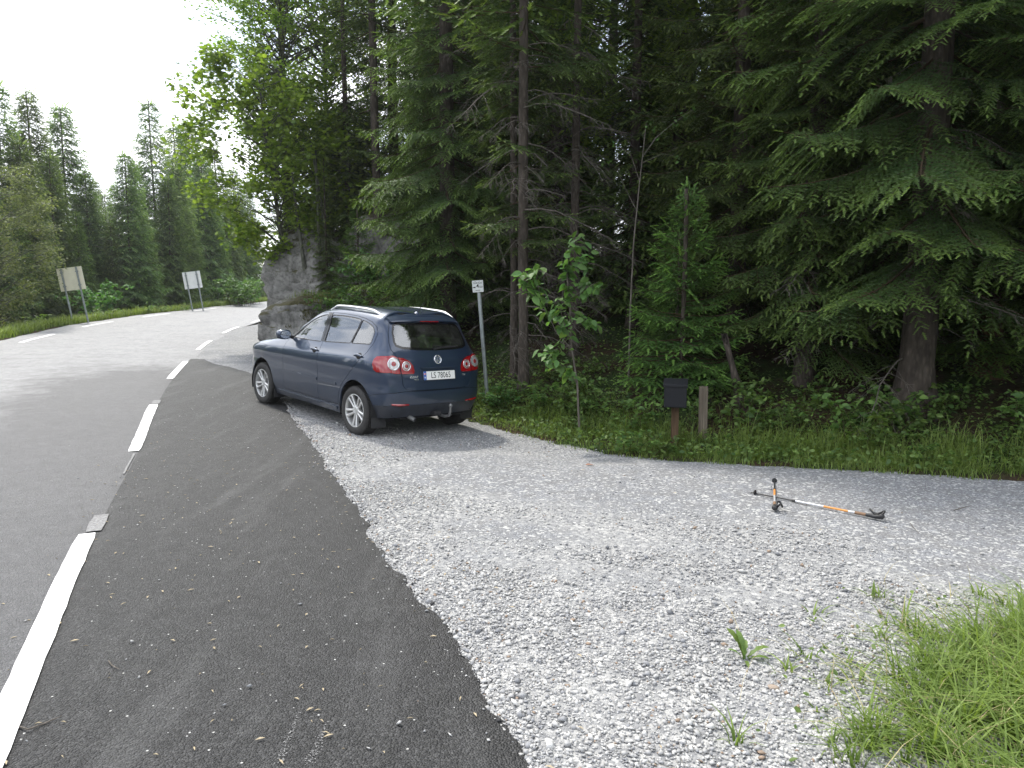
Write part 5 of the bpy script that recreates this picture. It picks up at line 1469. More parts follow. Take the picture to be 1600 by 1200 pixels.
for x in (0, 2.578):
    for sg in (1, -1): wheel(x, sg)
    for sg in (1, -1):
        mb = MB(); V = []; n = 24
        for k in range(n + 1):
            a = R(-20 + 220 * k / n)
            for yv in (.86, .50): V.append((x + .366 * math.cos(a), yv * sg, .33 + .366 * math.sin(a)))
        F = [(2*k, 2*k+1, 2*k+3, 2*k+2) for k in range(n)]
        V.append((x, .50 * sg, .33)); F += [(2*k+1, len(V) - 1, 2*k+3) for k in range(n)]
        mb.add(V, F); mb.build("wheel_well", M_DARK, car)
        # mud flap
        mb = MB(); xf = x - .33
        mb.box((-.006, -.10, -.11), (.006, .115, .13), Matrix.Translation((xf - .03, .735 * sg, .255)) @ Matrix.Rotation(R(10), 4, 'Y')); mb.build("mud_flap", M_BLACK, car, None, .005)
# ---- underbody and cabin
mb = MB(); mb.box((.42, -.76, .20), (2.16, .76, .30)); mb.box((-.53, -.52, .26), (3.3, .52, .33)); mb.box((-.52, -.66, .31), (-.40, .66, .36)); mb.build("underbody", M_DARK, car)
mb = MB(); mb.box((-.5, -.70, .55), (2.3, .70, .60)); mb.build("cabin_floor", M_DARK, car)
mb = MB(); mb.box((1.75, -.68, .60), (2.20, .68, 1.02)); mb.build("dashboard", M_SEAT, car, None, .06)
mb = MB(); Ms = Matrix.Translation((1.56, .36, 1.0)) @ Matrix.Rotation(R(-62), 4, 'Y')
ringp = [(.185 * math.cos(a), .185 * math.sin(a), 0) for a in np.linspace(0, 2 * math.pi, 25)]
mb.tube([Ms @ Vector(p) for p in ringp], .015, 6, False); mb.box((-.02, -.18, -.01), (.02, .18, .01), Ms); mb.build("steering_wheel", M_SEAT, car, 50)
for (x, y, wd) in ((1.10, .36, .25), (1.10, -.36, .25), (.14, 0, .60)):
    st = empty("seat"); st.parent = car; st.location = (x, y, .6)
    mb = MB(); mb.box((-.05, -wd, 0), (.48, wd, .16)); mb.build("cushion", M_SEAT, st, None, .05, 3)
    mb = MB(); mb.box((-.07, -wd, 0), (.07, wd, .60), Matrix.Translation((-.06, 0, .08)) @ Matrix.Rotation(R(-17), 4, 'Y')); mb.build("backrest", M_SEAT, st, None, .05, 3)
    for yy_ in ((0,) if wd < .4 else (-.38, .0, .38)):
        mb = MB(); mb.box((-.05, -.13, 0), (.05, .13, .17), Matrix.Translation((-.25, yy_, .69)) @ Matrix.Rotation(R(-12), 4, 'Y')); mb.build("headrest", M_SEAT, st, None, .04, 3)

# ---- set the car on the ground
p_r = px_at(562, 672, 9.20); WB = 2.578
best = None
for a in np.arange(R(100), R(160), R(.1)):
    f_ = p_r[:2] + WB * np.array([math.cos(a), math.sin(a)])
    e_ = abs(800 + F_PX * f_[0] / (f_[1] * math.cos(PITCH) + 1.62 * math.sin(PITCH)) - 418)
    if best is None or e_ < best[0]: best = (e_, a)
HEAD = best[1]
ch, sh = math.cos(HEAD), math.sin(HEAD)
o2 = p_r[:2] - .77 * np.array([-sh, ch])
fz = np.mean([float(ground(*(o2 + WB * np.array([ch, sh]) + s_ * .77 * np.array([-sh, ch])))) for s_ in (1, -1)])
rz = np.mean([float(ground(*(o2 + s_ * .77 * np.array([-sh, ch])))) for s_ in (1, -1)])
lz = np.mean([float(ground(*(o2 + k * WB * np.array([ch, sh]) + .77 * np.array([-sh, ch])))) for k in (0, 1)])
rzz = np.mean([float(ground(*(o2 + k * WB * np.array([ch, sh]) - .77 * np.array([-sh, ch])))) for k in (0, 1)])
car.location = (o2[0], o2[1], rz + .002)
car.rotation_euler = (math.atan2(lz - rzz, 1.54), -math.atan2(fz - rz, WB), HEAD)
CAR_M = (o2, HEAD)
# ================================================================== signs, mailbox, posts, poles
M_GALV = plain("galvanised_steel", (.30, .33, .33), .5, .55, noise=14, var=.2)
M_CREAM = plain("yellowed_panel_back", (.80, .76, .60), .6, noise=5, var=.06)
M_PANELW = plain("grey_white_panel_back", (.80, .81, .79), .6, noise=5, var=.05)
M_PLATE = plain("sign_plate", (.55, .57, .55), .5, noise=20, var=.1)
M_WEATHER = mat_bark("weathered_wood", (.13, .105, .08), (.33, .28, .22), 40, .06)
M_WOODP = mat_bark("brown_wood_post", (.08, .05, .03), (.20, .13, .08), 40, .06)
M_BOX = plain("black_mailbox_plastic", (.007, .008, .011), .5, spec=.3, noise=60, var=.2)

def sign_panel(label, px, Y, W, Hp, total, lean, mat, rz, thin=1.0):
    X_ = colX(px, Y); g = tz(X_, Y)
    s_ = empty("sign_panel", (X_, Y, g), rz); s_.rotation_euler = (R(2), R(-lean), rz)
    mb = MB(); mb.box((-W/2, 0, total - Hp), (W/2, .004, total)); p = mb.build("panel", mat, s_, None)
    mb = MB()
    for a, c in (((-W/2, -.012, total - Hp), (W/2, -.002, total - Hp + .02)), ((-W/2, -.012, total - .02), (W/2, -.002, total)), ((-W/2, -.012, total - Hp + .021), (-W/2 + .018, -.002, total - .021)), ((W/2 - .018, -.012, total - Hp + .021), (W/2, -.002, total - .021))): mb.box(a, c)
    mb.build("folded_rim", mat, p)
    for sx_ in (-1, 1):
        x = sx_ * W * .30
        mb = MB(); mb.tube([(x, -.045, -.5), (x, -.045, total - .01)], .034 * thin, 12); po = mb.build("post", M_GALV, s_, 40)
        for zz in (total - Hp * .8, total - Hp * .2):
            mb = MB(); mb.box((x - .05, -.085, zz - .02), (x + .05, -.013, zz + .02)); mb.build("clamp", M_GALV, po, None, .006)
    return tag(s_, label, "road sign", "sign panels seen from behind")
sign_panel("yellowed blank sign panel back on two leaning grey posts beside the birch", 124, 27.6, .90, .86, 2.1, 7.5, M_CREAM, R(8))
sign_panel("whiter blank sign panel back on two leaning grey posts before the spruces", 309, 37.3, .88, .86, 2.12, 7.0, M_PANELW, R(6))

# ---- thin pole with a small plate
Y = 11.2; X_ = colX(762, Y); g = tz(X_, Y)
ps = empty("pole_sign", (X_, Y, g)); ps.rotation_euler = (0, R(-4.2), 0)
topz = (px_at(751, 456, Y)[2] - g)
mb = MB(); mb.tube([(0, 0, -.4), (0, 0, topz + .12)], .030, 14); mb.build("pole", M_GALV, ps, 40)
Mp = Matrix.Translation((-.01, -.036, topz + .09)) @ Matrix.Rotation(R(90), 4, 'X')
mb = MB(); mb.box((-.085, -.09, 0), (.085, .09, .006), Mp); pl = mb.build("plate", M_PLATE, ps, None, .004)
mb = MB()
for (x0, x1, y0, y1) in ((-.060, -.048, .038, .066), (-.036, -.026, .040, .062), (-.020, -.006, .040, .064), (.004, .016, .040, .066), (.026, .036, .034, .058), (.046, .060, .038, .064)): mb.box((x0, y0, .006), (x1, y1, .0068), Mp)
mb.build("worn_lettering", plain("faded_ink", (.10, .11, .11), .6), pl)
mb = MB()
for (x0, x1, y0, y1) in ((-.072, -.036, -.022, -.004), (.020, .074, -.008, -.002), (.020, .074, -.024, -.018), (-.040, .034, -.064, -.056)): mb.box((x0, y0, .006), (x1, y1, .0068), Mp)
mb.build("ruled_lines", M_INK, pl)
tm_ = text_mesh("4", .085, .0006, bold=.0012); tm_.materials.append(M_INK); o = obj("numeral", tm_, pl); o.matrix_local = Mp @ Matrix.Translation((-.004, .004, .0066))
for x in (-.036, .028):
    mb = MB(); mb.lathe([(.007, 0), (.006, .004), (.0001, .0045)], 10, Mp @ Matrix.Translation((x, .078, .006))); mb.build("bolt", M_INK, pl)
tag(ps, "thin grey leaning pole with a small white plate reading 4", "sign pole")

# ---- mailbox
Y = 8.6; X_ = colX(1060, Y); g = tz(X_, Y); zb = px_at(1060, 634, Y)[2] - g; zt = px_at(1060, 597, Y)[2] - g
mbx = empty("mailbox", (X_, Y, g), R(-14))
mb = MB(); mb.box((-.045, -.02, -.4), (.045, .07, zb + .2)); mb.build("wooden_post", M_WOODP, mbx, None, .006)
pf_ = [(-.10, zb), (.022, zb), (.022, zt + .03), (-.10, zt - .015)]          # (depth, height) side profile of the box
mb = MB(); mb.prism([(a, c) for a, c in pf_], -.132, .132, Matrix(((0, 0, 1, 0), (1, 0, 0, -.055), (0, 1, 0, 0), (0, 0, 0, 1)))); mb.build("box", M_BOX, mbx, None, .008)
lid = [(-.118, zt - .045), (-.118, zt - .012), (.03, zt + .050), (.036, zt + .036), (-.104, zt - .016), (-.108, zt - .045)]
mb = MB(); mb.prism(lid, -.142, .142, Matrix(((0, 0, 1, 0), (1, 0, 0, -.055), (0, 1, 0, 0), (0, 0, 0, 1)))); mb.build("lid", M_BOX, mbx, None, .004)
tag(mbx, "black lidded mailbox on a short brown wooden post in the grass", "mailbox")
# ---- wooden post
Y = 8.78; X_ = colX(1105, Y); g = tz(X_, Y); zt = px_at(1105, 604, Y)[2] - g
mb = MB(); mb.box((-.053, -.03, -.4), (.053, .03, zt))
wp = mb.build("wooden_post", M_WEATHER, None, None, .006); wp.location = (X_, Y, g); wp.rotation_euler = (0, R(-.6), R(-10)); tag(wp, "short weathered grey plank post standing beside the mailbox", "post")

# ---- trekking poles on the gravel
M_POLEK = plain("black_carbon", (.02, .02, .022), .35); M_POLEW = plain("silver_shaft", (.66, .67, .70), .3, .4); M_POLEO = plain("orange_shaft", (.62, .26, .06), .35); M_CORK = plain("brown_grip_foam", (.20, .12, .07), .8, noise=60)
def trek(label, a, c, cuts, strap_side):
    a = np.array(a); c = np.array(c); L = float(np.linalg.norm(c[:2] - a[:2]))
    t = empty("trekking_pole", (a[0], a[1], float(ground(a[0], a[1])) + .012), math.atan2(c[1] - a[1], c[0] - a[0]))
    t.rotation_euler = (0, -math.atan2(float(ground(c[0], c[1])) + .030 - float(ground(a[0], a[1])) - .012, L), math.atan2(c[1] - a[1], c[0] - a[0]))
    for (u0, u1, r0, mat, nm) in cuts:
        mb = MB(); mb.tube([(u0 * L, 0, 0), (u1 * L, 0, 0)], r0, 10); mb.build(nm, mat, t, 40)
    mb = MB(); mb.tube([(-.012, 0, 0), (.04 * L, 0, 0)], [.002, .0065], 8); mb.build("tip", M_STEEL, t, 40)
    mb = MB(); mb.lathe([(.007, -.008), (.012, -.006), (.024, .002), (.024, .006), (.007, .008)], 14, Matrix.Translation((.06 * L, 0, .006)) @ Matrix.Rotation(R(90), 4, 'Y')); mb.build("basket", M_BLACK, t, 40)
    mb = MB(); mb.tube([(.895 * L, 0, 0), (.92 * L, 0, .002), (.955 * L, 0, -.002), (.985 * L, 0, .004), (1.0 * L, 0, .012), (1.012 * L, 0, .016)], [.014, .017, .015, .018, .023, .012], 12); hd = mb.build("handle", M_BLACK, t, 60)
    ring = [(.985 * L - .035 + .055 * math.cos(q), strap_side * (.012 + .032 * (1 + math.sin(q)) * .75), .026 + .018 * math.sin(q * 2 + 1)) for q in np.linspace(0, 2 * math.pi, 17)]
    mb = MB(); mb.tube(ring, .0085, 6, False); mb.build("wrist_strap", M_BLACK, hd, 60)
    return tag(t, label, "trekking pole", "trekking poles lying crossed on the gravel")
pA, hA = px_ground(1168, 771), px_ground(1378, 815); pB, hB = px_ground(1210, 752), px_ground(1210, 802)
trek("trekking pole with long silver and orange shaft lying across the other", pA, hA, [(.03, .37, .0065, M_POLEK, "lower_shaft"), (.365, .39, .011, M_BLACK, "clamp"), (.39, .60, .0085, M_POLEW, "middle_shaft"), (.60, .775, .009, M_POLEO, "orange_band"), (.775, .82, .0092, M_POLEW, "white_band"), (.82, .90, .0125, M_CORK, "grip_extension")], 1)
trek("trekking pole lying underneath, pointing back towards the mailbox", pB, hB, [(.03, .36, .0065, M_POLEK, "lower_shaft"), (.355, .38, .011, M_BLACK, "clamp"), (.38, .58, .009, M_POLEO, "orange_band"), (.58, .80, .0085, M_POLEW, "middle_shaft"), (.80, .90, .0125, M_CORK, "grip_extension")], 1)
# ================================================================== undergrowth, grass, loose stones
rs = np.random.default_rng(19)
def scatter(n, x0, x1, y0, y1, keep):
    out = []
    while sum(map(len, out)) < n:
        P = np.stack([rs.uniform(x0, x1, n), rs.uniform(y0, y1, n)], -1)
        out.append(P[keep(P[:, 0], P[:, 1])])
    return np.concatenate(out)[:n]
def clumpy(x, y, s, seed, thr=.0): return wob(x, y, s, seed) + .25 * rs.normal(0, 1, len(x)) > thr

# ---- grass along the forest verge
def verge_keep(x, y):
    d = d_forest(x, y); dens = np.exp(-((d - .55) / .42) ** 2) * (.55 + .45 * sstep(-1, 2.5, x))
    return (d > .0) & (d < 1.9) & (rs.uniform(0, 1, len(x)) < dens) & clumpy(x, y, 2.6, 3, -.45) & (y < 13.5) & (x / np.maximum(y, .1) < .9)
P = scatter(19000, -2.3, 7.5, 5.2, 13, verge_keep); d = d_forest(P[:, 0], P[:, 1])
h = rs.uniform(.06, .20, len(P)) * (.55 + .9 * sstep(.1, .9, d)) * (1 + .55 * (rs.uniform(0, 1, len(P)) > .9)) * (.75 + .4 * sstep(0, 3, P[:, 0]))
tall = rs.uniform(0, 1, len(P)) > .965; h[tall] *= 1.7
P3 = np.c_[P, terrain(P[:, 0], P[:, 1]) - .012]
P3[:, 2] = np.maximum(P3[:, 2], ground(P[:, 0], P[:, 1]) - .005)
o = obj("verge_grass", grass_mesh("verge_grass", P3, h, rs, M_GRASS, .0042, .75, 3)); tag(o, "green grass strip along the forest edge of the yard", "grass", kind="stuff")
# low plants covering the forest floor near the edge
def cover_keep(x, y):
    d = d_forest(x, y); return (d > .12) & (d < 5.0) & (rs.uniform(0, 1, len(x)) < np.exp(-np.maximum(d - 1.0, 0) / 1.6)) & clumpy(x, y, 1.7, 8, -.35) & (y < 18)
P = scatter(17000, -5, 8, 5.4, 18, cover_keep); P3 = np.c_[P, terrain(P[:, 0], P[:, 1]) + rs.uniform(.01, .16, len(P))]
V, F = leaves_mesh(P3, unit(np.c_[rs.normal(0, 1, (len(P), 2)), rs.uniform(-.2, .4, len(P))]), rs.uniform(.022, .075, len(P)), LEAF_OVAL, rs, .5)
o = obj("ground_cover", foliage_mesh("ground_cover", [(V, F, np.repeat(rs.uniform(.1, 1.2, len(P)), 6), 0)], [M_HERB])); tag(o, "low leafy ground cover at the foot of the trees", "plants", kind="stuff")
# ---- grass clump in the near corner
gpoly = np.array(GRASS + [GRASS[0]])
def corner_keep(x, y):
    ins = in_poly(GRASS, x, y); dd = np.abs(poly_dist(gpoly, x, y)); dd = np.where(ins, dd, -dd)
    return (dd > -.25) & (rs.uniform(0, 1, len(x)) < np.where(dd > 0, .22 + .78 * sstep(.0, .8, dd) ** 1.2, .07)) & clumpy(x, y, 5, 6, -.35)
C = scatter(900, .75, 4.6, .9, 4.5, corner_keep); dd = np.where(in_poly(GRASS, C[:, 0], C[:, 1]), np.abs(poly_dist(gpoly, C[:, 0], C[:, 1])), 0)
nb = np.clip(rs.poisson(11 + 24 * sstep(0, .9, dd)), 3, 60); ci = np.repeat(np.arange(len(C)), nb)
an = rs.uniform(0, 6.283, len(ci)); rad = np.abs(rs.normal(0, .03, len(ci)))
P = C[ci] + np.stack([np.cos(an), np.sin(an)], -1) * rad[:, None]; dd = dd[ci]
h = rs.uniform(.08, .34, len(P)) * (.40 + .95 * sstep(0, 1.0, dd)) * np.repeat(rs.uniform(.65, 1.3, len(C)), nb)
P3 = np.c_[P, np.maximum(terrain(P[:, 0], P[:, 1]), ground(P[:, 0], P[:, 1])) - .01]
o = obj("corner_grass", grass_mesh("corner_grass", P3, h, rs, M_GRASS, .0050, 1.0, 3, ang=an + rs.normal(0, .7, len(an)))); tag(o, "long bright green grass clump spilling onto the gravel corner", "grass", kind="stuff")
P = scatter(1900, .75, 4.6, .9, 4.5, corner_keep); P3 = np.c_[P, np.maximum(terrain(P[:, 0], P[:, 1]), ground(P[:, 0], P[:, 1])) - .01]
o = obj("dry_grass", grass_mesh("dry_grass", P3, rs.uniform(.08, .34, len(P)), rs, M_STRAW, .0022, 1.2, 3)); tag(o, "dry straw stalks mixed into the corner grass", "grass", kind="stuff")
P = scatter(2600, .95, 4.2, 1.2, 4.1, corner_keep); P3 = np.c_[P, np.maximum(terrain(P[:, 0], P[:, 1]), ground(P[:, 0], P[:, 1])) + rs.uniform(.008, .07, len(P))]
V, F = leaves_mesh(P3, unit(np.c_[rs.normal(0, 1, (len(P), 2)), rs.uniform(-.1, .5, len(P))]), rs.uniform(.012, .04, len(P)), LEAF_OVAL, rs, .45)
o = obj("corner_weeds", foliage_mesh("corner_weeds", [(V, F, np.repeat(rs.uniform(.2, 1, len(P)), 6), 0)], [M_HERB])); tag(o, "small clover and cinquefoil leaves among the corner grass", "plants", kind="stuff")
# ---- far verge across the road
def lv_keep(x, y):
    d = d_left(x, y); return (d > .55) & (d < 2.4) & (rs.uniform(0, 1, len(x)) < np.exp(-((d - 1.0) / .7) ** 2)) & clumpy(x, y, 1.3, 2, -.6)
P = scatter(14000, -21, -11, 14, 60, lv_keep); P3 = np.c_[P, terrain(P[:, 0], P[:, 1]) - .02]
o = obj("far_verge_grass", grass_mesh("far_verge_grass", P3, rs.uniform(.12, .5, len(P)), rs, M_GRASS, .012, .6, 3)); tag(o, "sunlit grass and weeds along the far edge of the road", "grass", kind="stuff")

# ---- herbs, bushes
HER = [herb_mesh(rs, 7, .55, .35, .085, LEAF_OVAL, 9, [M_HERB, M_TWIG]), herb_mesh(rs, 6, .38, .30, .06, LEAF_DIAMOND, 12, [M_HERB, M_TWIG], .8), herb_mesh(rs, 9, .8, .45, .10, LEAF_OVAL, 10, [M_HERB, M_TWIG], .7)]
BUSH = [herb_mesh(rs, 22, 1.15, .75, .095, LEAF_OVAL, 22, [M_HAZEL, M_TWIG], .6), herb_mesh(rs, 26, 1.0, .8, .075, LEAF_OVAL, 26, [M_HERB, M_TWIG], .7)]
def herb(kind, x, y, sc, label, group=None, name="weed", dz=0, cat="plant"):
    t = empty(name, (x, y, tz(x, y) - .02 + dz), rs.uniform(0, 6.28)); t.scale = (sc, sc, sc)
    obj("foliage", kind[0], t); obj("stems", kind[1], t); return tag(t, label, cat, group)
for k in range(84):
    for _ in range(80):
        x, y = rs.uniform(-1.6, 7), rs.uniform(6.2, 12.4); d = float(d_forest(np.array([x]), np.array([y]))[0])
        if .45 < d < 2.4 and abs(x - colX(1060, 8.6)) > .22 and abs(x - colX(1105, 8.78)) > .22: break
    herb(HER[rs.integers(3)], x, y, rs.uniform(.45, 1.05) * (1 - .25 * (d < .8)), "leafy green weed growing in the grass verge under the trees", "leafy weeds along the verge")
for x, y, s_, k, lab in ((-3.7, 16.0, 1.0, 0, "willow bush with pale leaves against the dark cliff"), (-2.7, 15.6, 1.1, 1, "raspberry bush right behind the car's roof"), (-1.8, 14.9, 1.0, 0, "leafy bush between the car and the broad spruce"), (-3.3, 16.9, 1.15, 0, "tall pale bush at the foot of the cliff"), (-4.3, 16.0, .8, 1, "low bush growing against the mossy boulder"), (-.9, 13.0, .5, 1, "low raspberry bush near the pole sign"), (-2.3, 16.6, 1.2, 1, "raspberry bush under the dark cliff"), (-.2, 11.0, .45, 0, "small leafy bush at the foot of the pole sign")):
    herb(BUSH[k], x, y, s_, lab, None, "bush", .05, "bush")
for px, Y, s_ in ((15, 26, 1.0), (50, 27.5, 1.1), (75, 28.5, .9), (150, 30, 1.0), (165, 31, 1.2), (190, 32, 1.0), (225, 34, 1.1), (255, 35.5, .9), (285, 37, 1.0), (340, 42, 1.3), (365, 45, 1.4), (385, 48, 1.5)):
    herb(HER[int(px) % 3], colX(px, Y), Y, s_ * 1.2, "sunlit leafy weed on the far road edge under the spruces", "weeds along the far road edge")
for px, Y in ((372, 43), (388, 46), (358, 47), (160, 33.5)):
    herb(BUSH[0], colX(px, Y), Y, 2.2, "pale leafy bush at the foot of the spruces across the road", "bushes across the road", "bush", 0, "bush")

for dx, dy, k, sc_, lab in ((-.28, -.32, 0, .75, "white-flecked leafy weed growing against the mailbox post"), (.02, -.30, 1, .7, "low weed half hiding the mailbox post"), (-.55, -.1, 2, .6, "tall pale-leaved weed standing next to the mailbox")):
    herb(HER[k], colX(1060, 8.6) + dx, 8.6 + dy, sc_, lab)
# ---- leafy sallow sapling in front of the bare trunks: every leaf a part
LEAFM = []
for k in range(3):
    n = 5; f = np.linspace(0, 1, n + 1); wv = np.sin(np.pi * np.clip(f, .0, 1) ** .8) * (.26 + .03 * k)
    mid = np.stack([f, f * 0, -.12 * f ** 2 + .02 * k * np.sin(6 * f)], -1)
    V = np.concatenate([mid, mid + np.stack([f * 0, wv, .07 + wv * .25 - .07], -1), mid + np.stack([f * 0, -wv, wv * .25], -1)]); F = []
    m = n + 1
    for i in range(n): F += [(i, i + 1, m + i + 1), (i, m + i + 1, m + i), (i + 1, i, 2*m + i), (i + 1, 2*m + i, 2*m + i + 1)]
    me = mesh_np("leaf", V, F, M_HAZEL, smooth=True); me.attributes.new("tip", 'FLOAT', 'POINT').data.foreach_set("value", np.full(len(V), .35 + .3 * k, np.float32)); LEAFM.append(me)
Y0 = 9.35; X0 = colX(903, Y0); g0 = tz(X0, Y0)
sal = empty("sallow_sapling", (X0, Y0, g0)); tag(sal, "leafy sallow sapling with big oval leaves at the grass edge", "sapling")
def LP(px, py, dy=0): p = px_at(px, py, Y0 + dy); return np.array([p[0] - X0, p[1] - Y0, p[2] - g0])
stemsL = [([LP(905, 668), LP(902, 600), LP(893, 540), LP(890, 480), LP(885, 420), LP(900, 372)], .016, .004), ([LP(893, 545), LP(870, 520), LP(850, 480), LP(838, 440, -.1), LP(842, 415, -.1)], .009, .003), ([LP(850, 480), LP(825, 455, -.15), LP(808, 425, -.15)], .006, .002), ([LP(888, 470), LP(915, 450, -.15), LP(935, 440, -.25)], .007, .002), ([LP(893, 540), LP(870, 545, -.25), LP(845, 555, -.35)], .007, .002), ([LP(890, 500), LP(912, 500, -.2), LP(930, 505, -.3)], .006, .002), ([LP(893, 540), LP(880, 500, -.3), LP(872, 470, -.35)], .007, .002), ([LP(885, 420), LP(905, 412, -.1), LP(918, 405, -.15)], .005, .002), ([LP(902, 600), LP(885, 575, -.25), LP(862, 560, -.35)], .006, .002)]
sv, sf = stem_mesh([(np.array(a), r0, r1) for a, r0, r1 in stemsL], 7); obj("stem", mesh_np("stem", sv, sf, M_DEADW, smooth=True), sal)
for a, r0, r1 in stemsL:
    a = np.array(a); L = np.linalg.norm(np.diff(a, axis=0), axis=1).sum(); nl = int(14 + L * 34)
    ss = np.r_[0, np.cumsum(np.linalg.norm(np.diff(a, axis=0), axis=1))]
    for k in range(nl):
        q = ss[-1] * rs.uniform(.35 if r0 < .012 else .6, 1.02); p = np.array([np.interp(q, ss, a[:, i]) for i in range(3)]) + rs.normal(0, .05, 3)
        o = obj("leaf", LEAFM[rs.integers(3)], sal, p, (rs.normal(0, .45), rs.uniform(-.1, .9), rs.uniform(0, 6.283))); s_ = rs.uniform(.085, .16); o.scale = (s_, s_, s_)
# ---- thin pale dead sapling
Y1 = 10.8; X1 = colX(985, Y1); g1 = tz(X1, Y1)
ds = empty("dead_sapling", (X1, Y1, g1)); tag(ds, "thin pale bare sapling leaning right with forked top behind the weeds", "sapling")
def LQ(px, py, dy=0): p = px_at(px, py, Y1 + dy); return np.array([p[0] - X1, p[1] - Y1, p[2] - g1])
sv, sf = stem_mesh([(np.array([LQ(982, 600), LQ(985, 480), LQ(990, 380), LQ(1000, 280), LQ(1005, 235), LQ(1010, 190)]), .016, .005), (np.array([LQ(1004, 245), LQ(1025, 215, -.1), LQ(1055, 190, -.1), LQ(1085, 170)]), .007, .002), (np.array([LQ(1000, 285), LQ(985, 240), LQ(960, 225)]), .006, .002), (np.array([LQ(995, 330), LQ(975, 290), LQ(962, 260), LQ(945, 255)]), .005, .0015), (np.array([LQ(1003, 255), LQ(1035, 240), LQ(1060, 245)]), .005, .0015)], 6)
obj("stem", mesh_np("stem", sv, sf, M_DEADW, smooth=True), ds)
for (px, py) in ((1085, 170), (1075, 180), (1055, 190), (1040, 205), (960, 225), (948, 253), (1060, 245), (1028, 214), (1010, 192), (1068, 178), (1020, 200)):
    p = LQ(px, py)
    for k in range(5):
        o = obj("leaf", LEAFM[k % 3], ds, p + rs.normal(0, .03, 3), (rs.normal(0, .3), rs.uniform(.0, .7), rs.uniform(0, 6.283))); o.scale = (.075, .06, .06)

# ---- stump, snag, mossy cover on the boulder
q = np.random.default_rng(3)
stm, _tr = trunk_mesh("wood", .62, .21, q, M_WOODP, 1.35, n=14, segs=6, r_top=.17, bend=.0); X_ = colX(1548, 9.6); st = obj("rotten_stump", stm, None, (X_, 9.6, tz(X_, 9.6) - .02)); tag(st, "rotten brown tree stump in the shade beyond the huge spruce", "stump")
V = np.array([v.co[:] for v in stm.vertices]); top = V[:, 2] > .4; V[top, 2] += q.normal(0, .06, top.sum()); stm.vertices.foreach_set("co", V.ravel().astype(np.float32))
sm_, _ = trunk_mesh("wood", .55, .075, q, M_BARK, 1.4, -.35, n=10, segs=6, r_top=.04); X_ = colX(1168, 9.4); sn = obj("leaning_snag", sm_, None, (X_, 9.4, tz(X_, 9.4) - .02)); tag(sn, "short leaning dead trunk right of the weathered post", "snag")
def moss_on(rockobj, n, h, mat, zmin, name, wd, lab=None, cond=None):
    me = rockobj.data; Vr = np.empty(len(me.vertices) * 3, np.float32); me.vertices.foreach_get("co", Vr); Vr = Vr.reshape(-1, 3)
    Nr = np.empty(len(me.vertices) * 3, np.float32); me.vertices.foreach_get("normal", Nr); Nr = Nr.reshape(-1, 3)
    ok = np.where((Nr[:, 2] > zmin) & (cond(Vr) if cond else True))[0]; i = rs.choice(ok, n)
    Pm = Vr[i] + rs.normal(0, .035, (n, 3)) * [1, 1, .2]
    o = obj(name, grass_mesh(name, Pm, h * rs.uniform(.5, 1.5, n), rs, mat, wd, .8, 2), rockobj); o["kind"] = "stuff"
moss_on(boulder, 9000, .05, M_MOSS, .35, "moss", .006, cond=lambda v: (v[:, 0] + v[:, 1] * .3 > -.1) & (wob(v[:, 0], v[:, 1], 3, 2) > -.3))
moss_on(boulder, 2500, .16, M_GRASS, .5, "heather", .004, cond=lambda v: (v[:, 1] > -.1) & (wob(v[:, 0], v[:, 1], 3, 5) > .0))
for o in [o for o in COL.objects if o.name.startswith("cliff") or o.name == "boulder.001"]:
    moss_on(o, 2500, .10, M_MOSS, .5, "moss", .006)

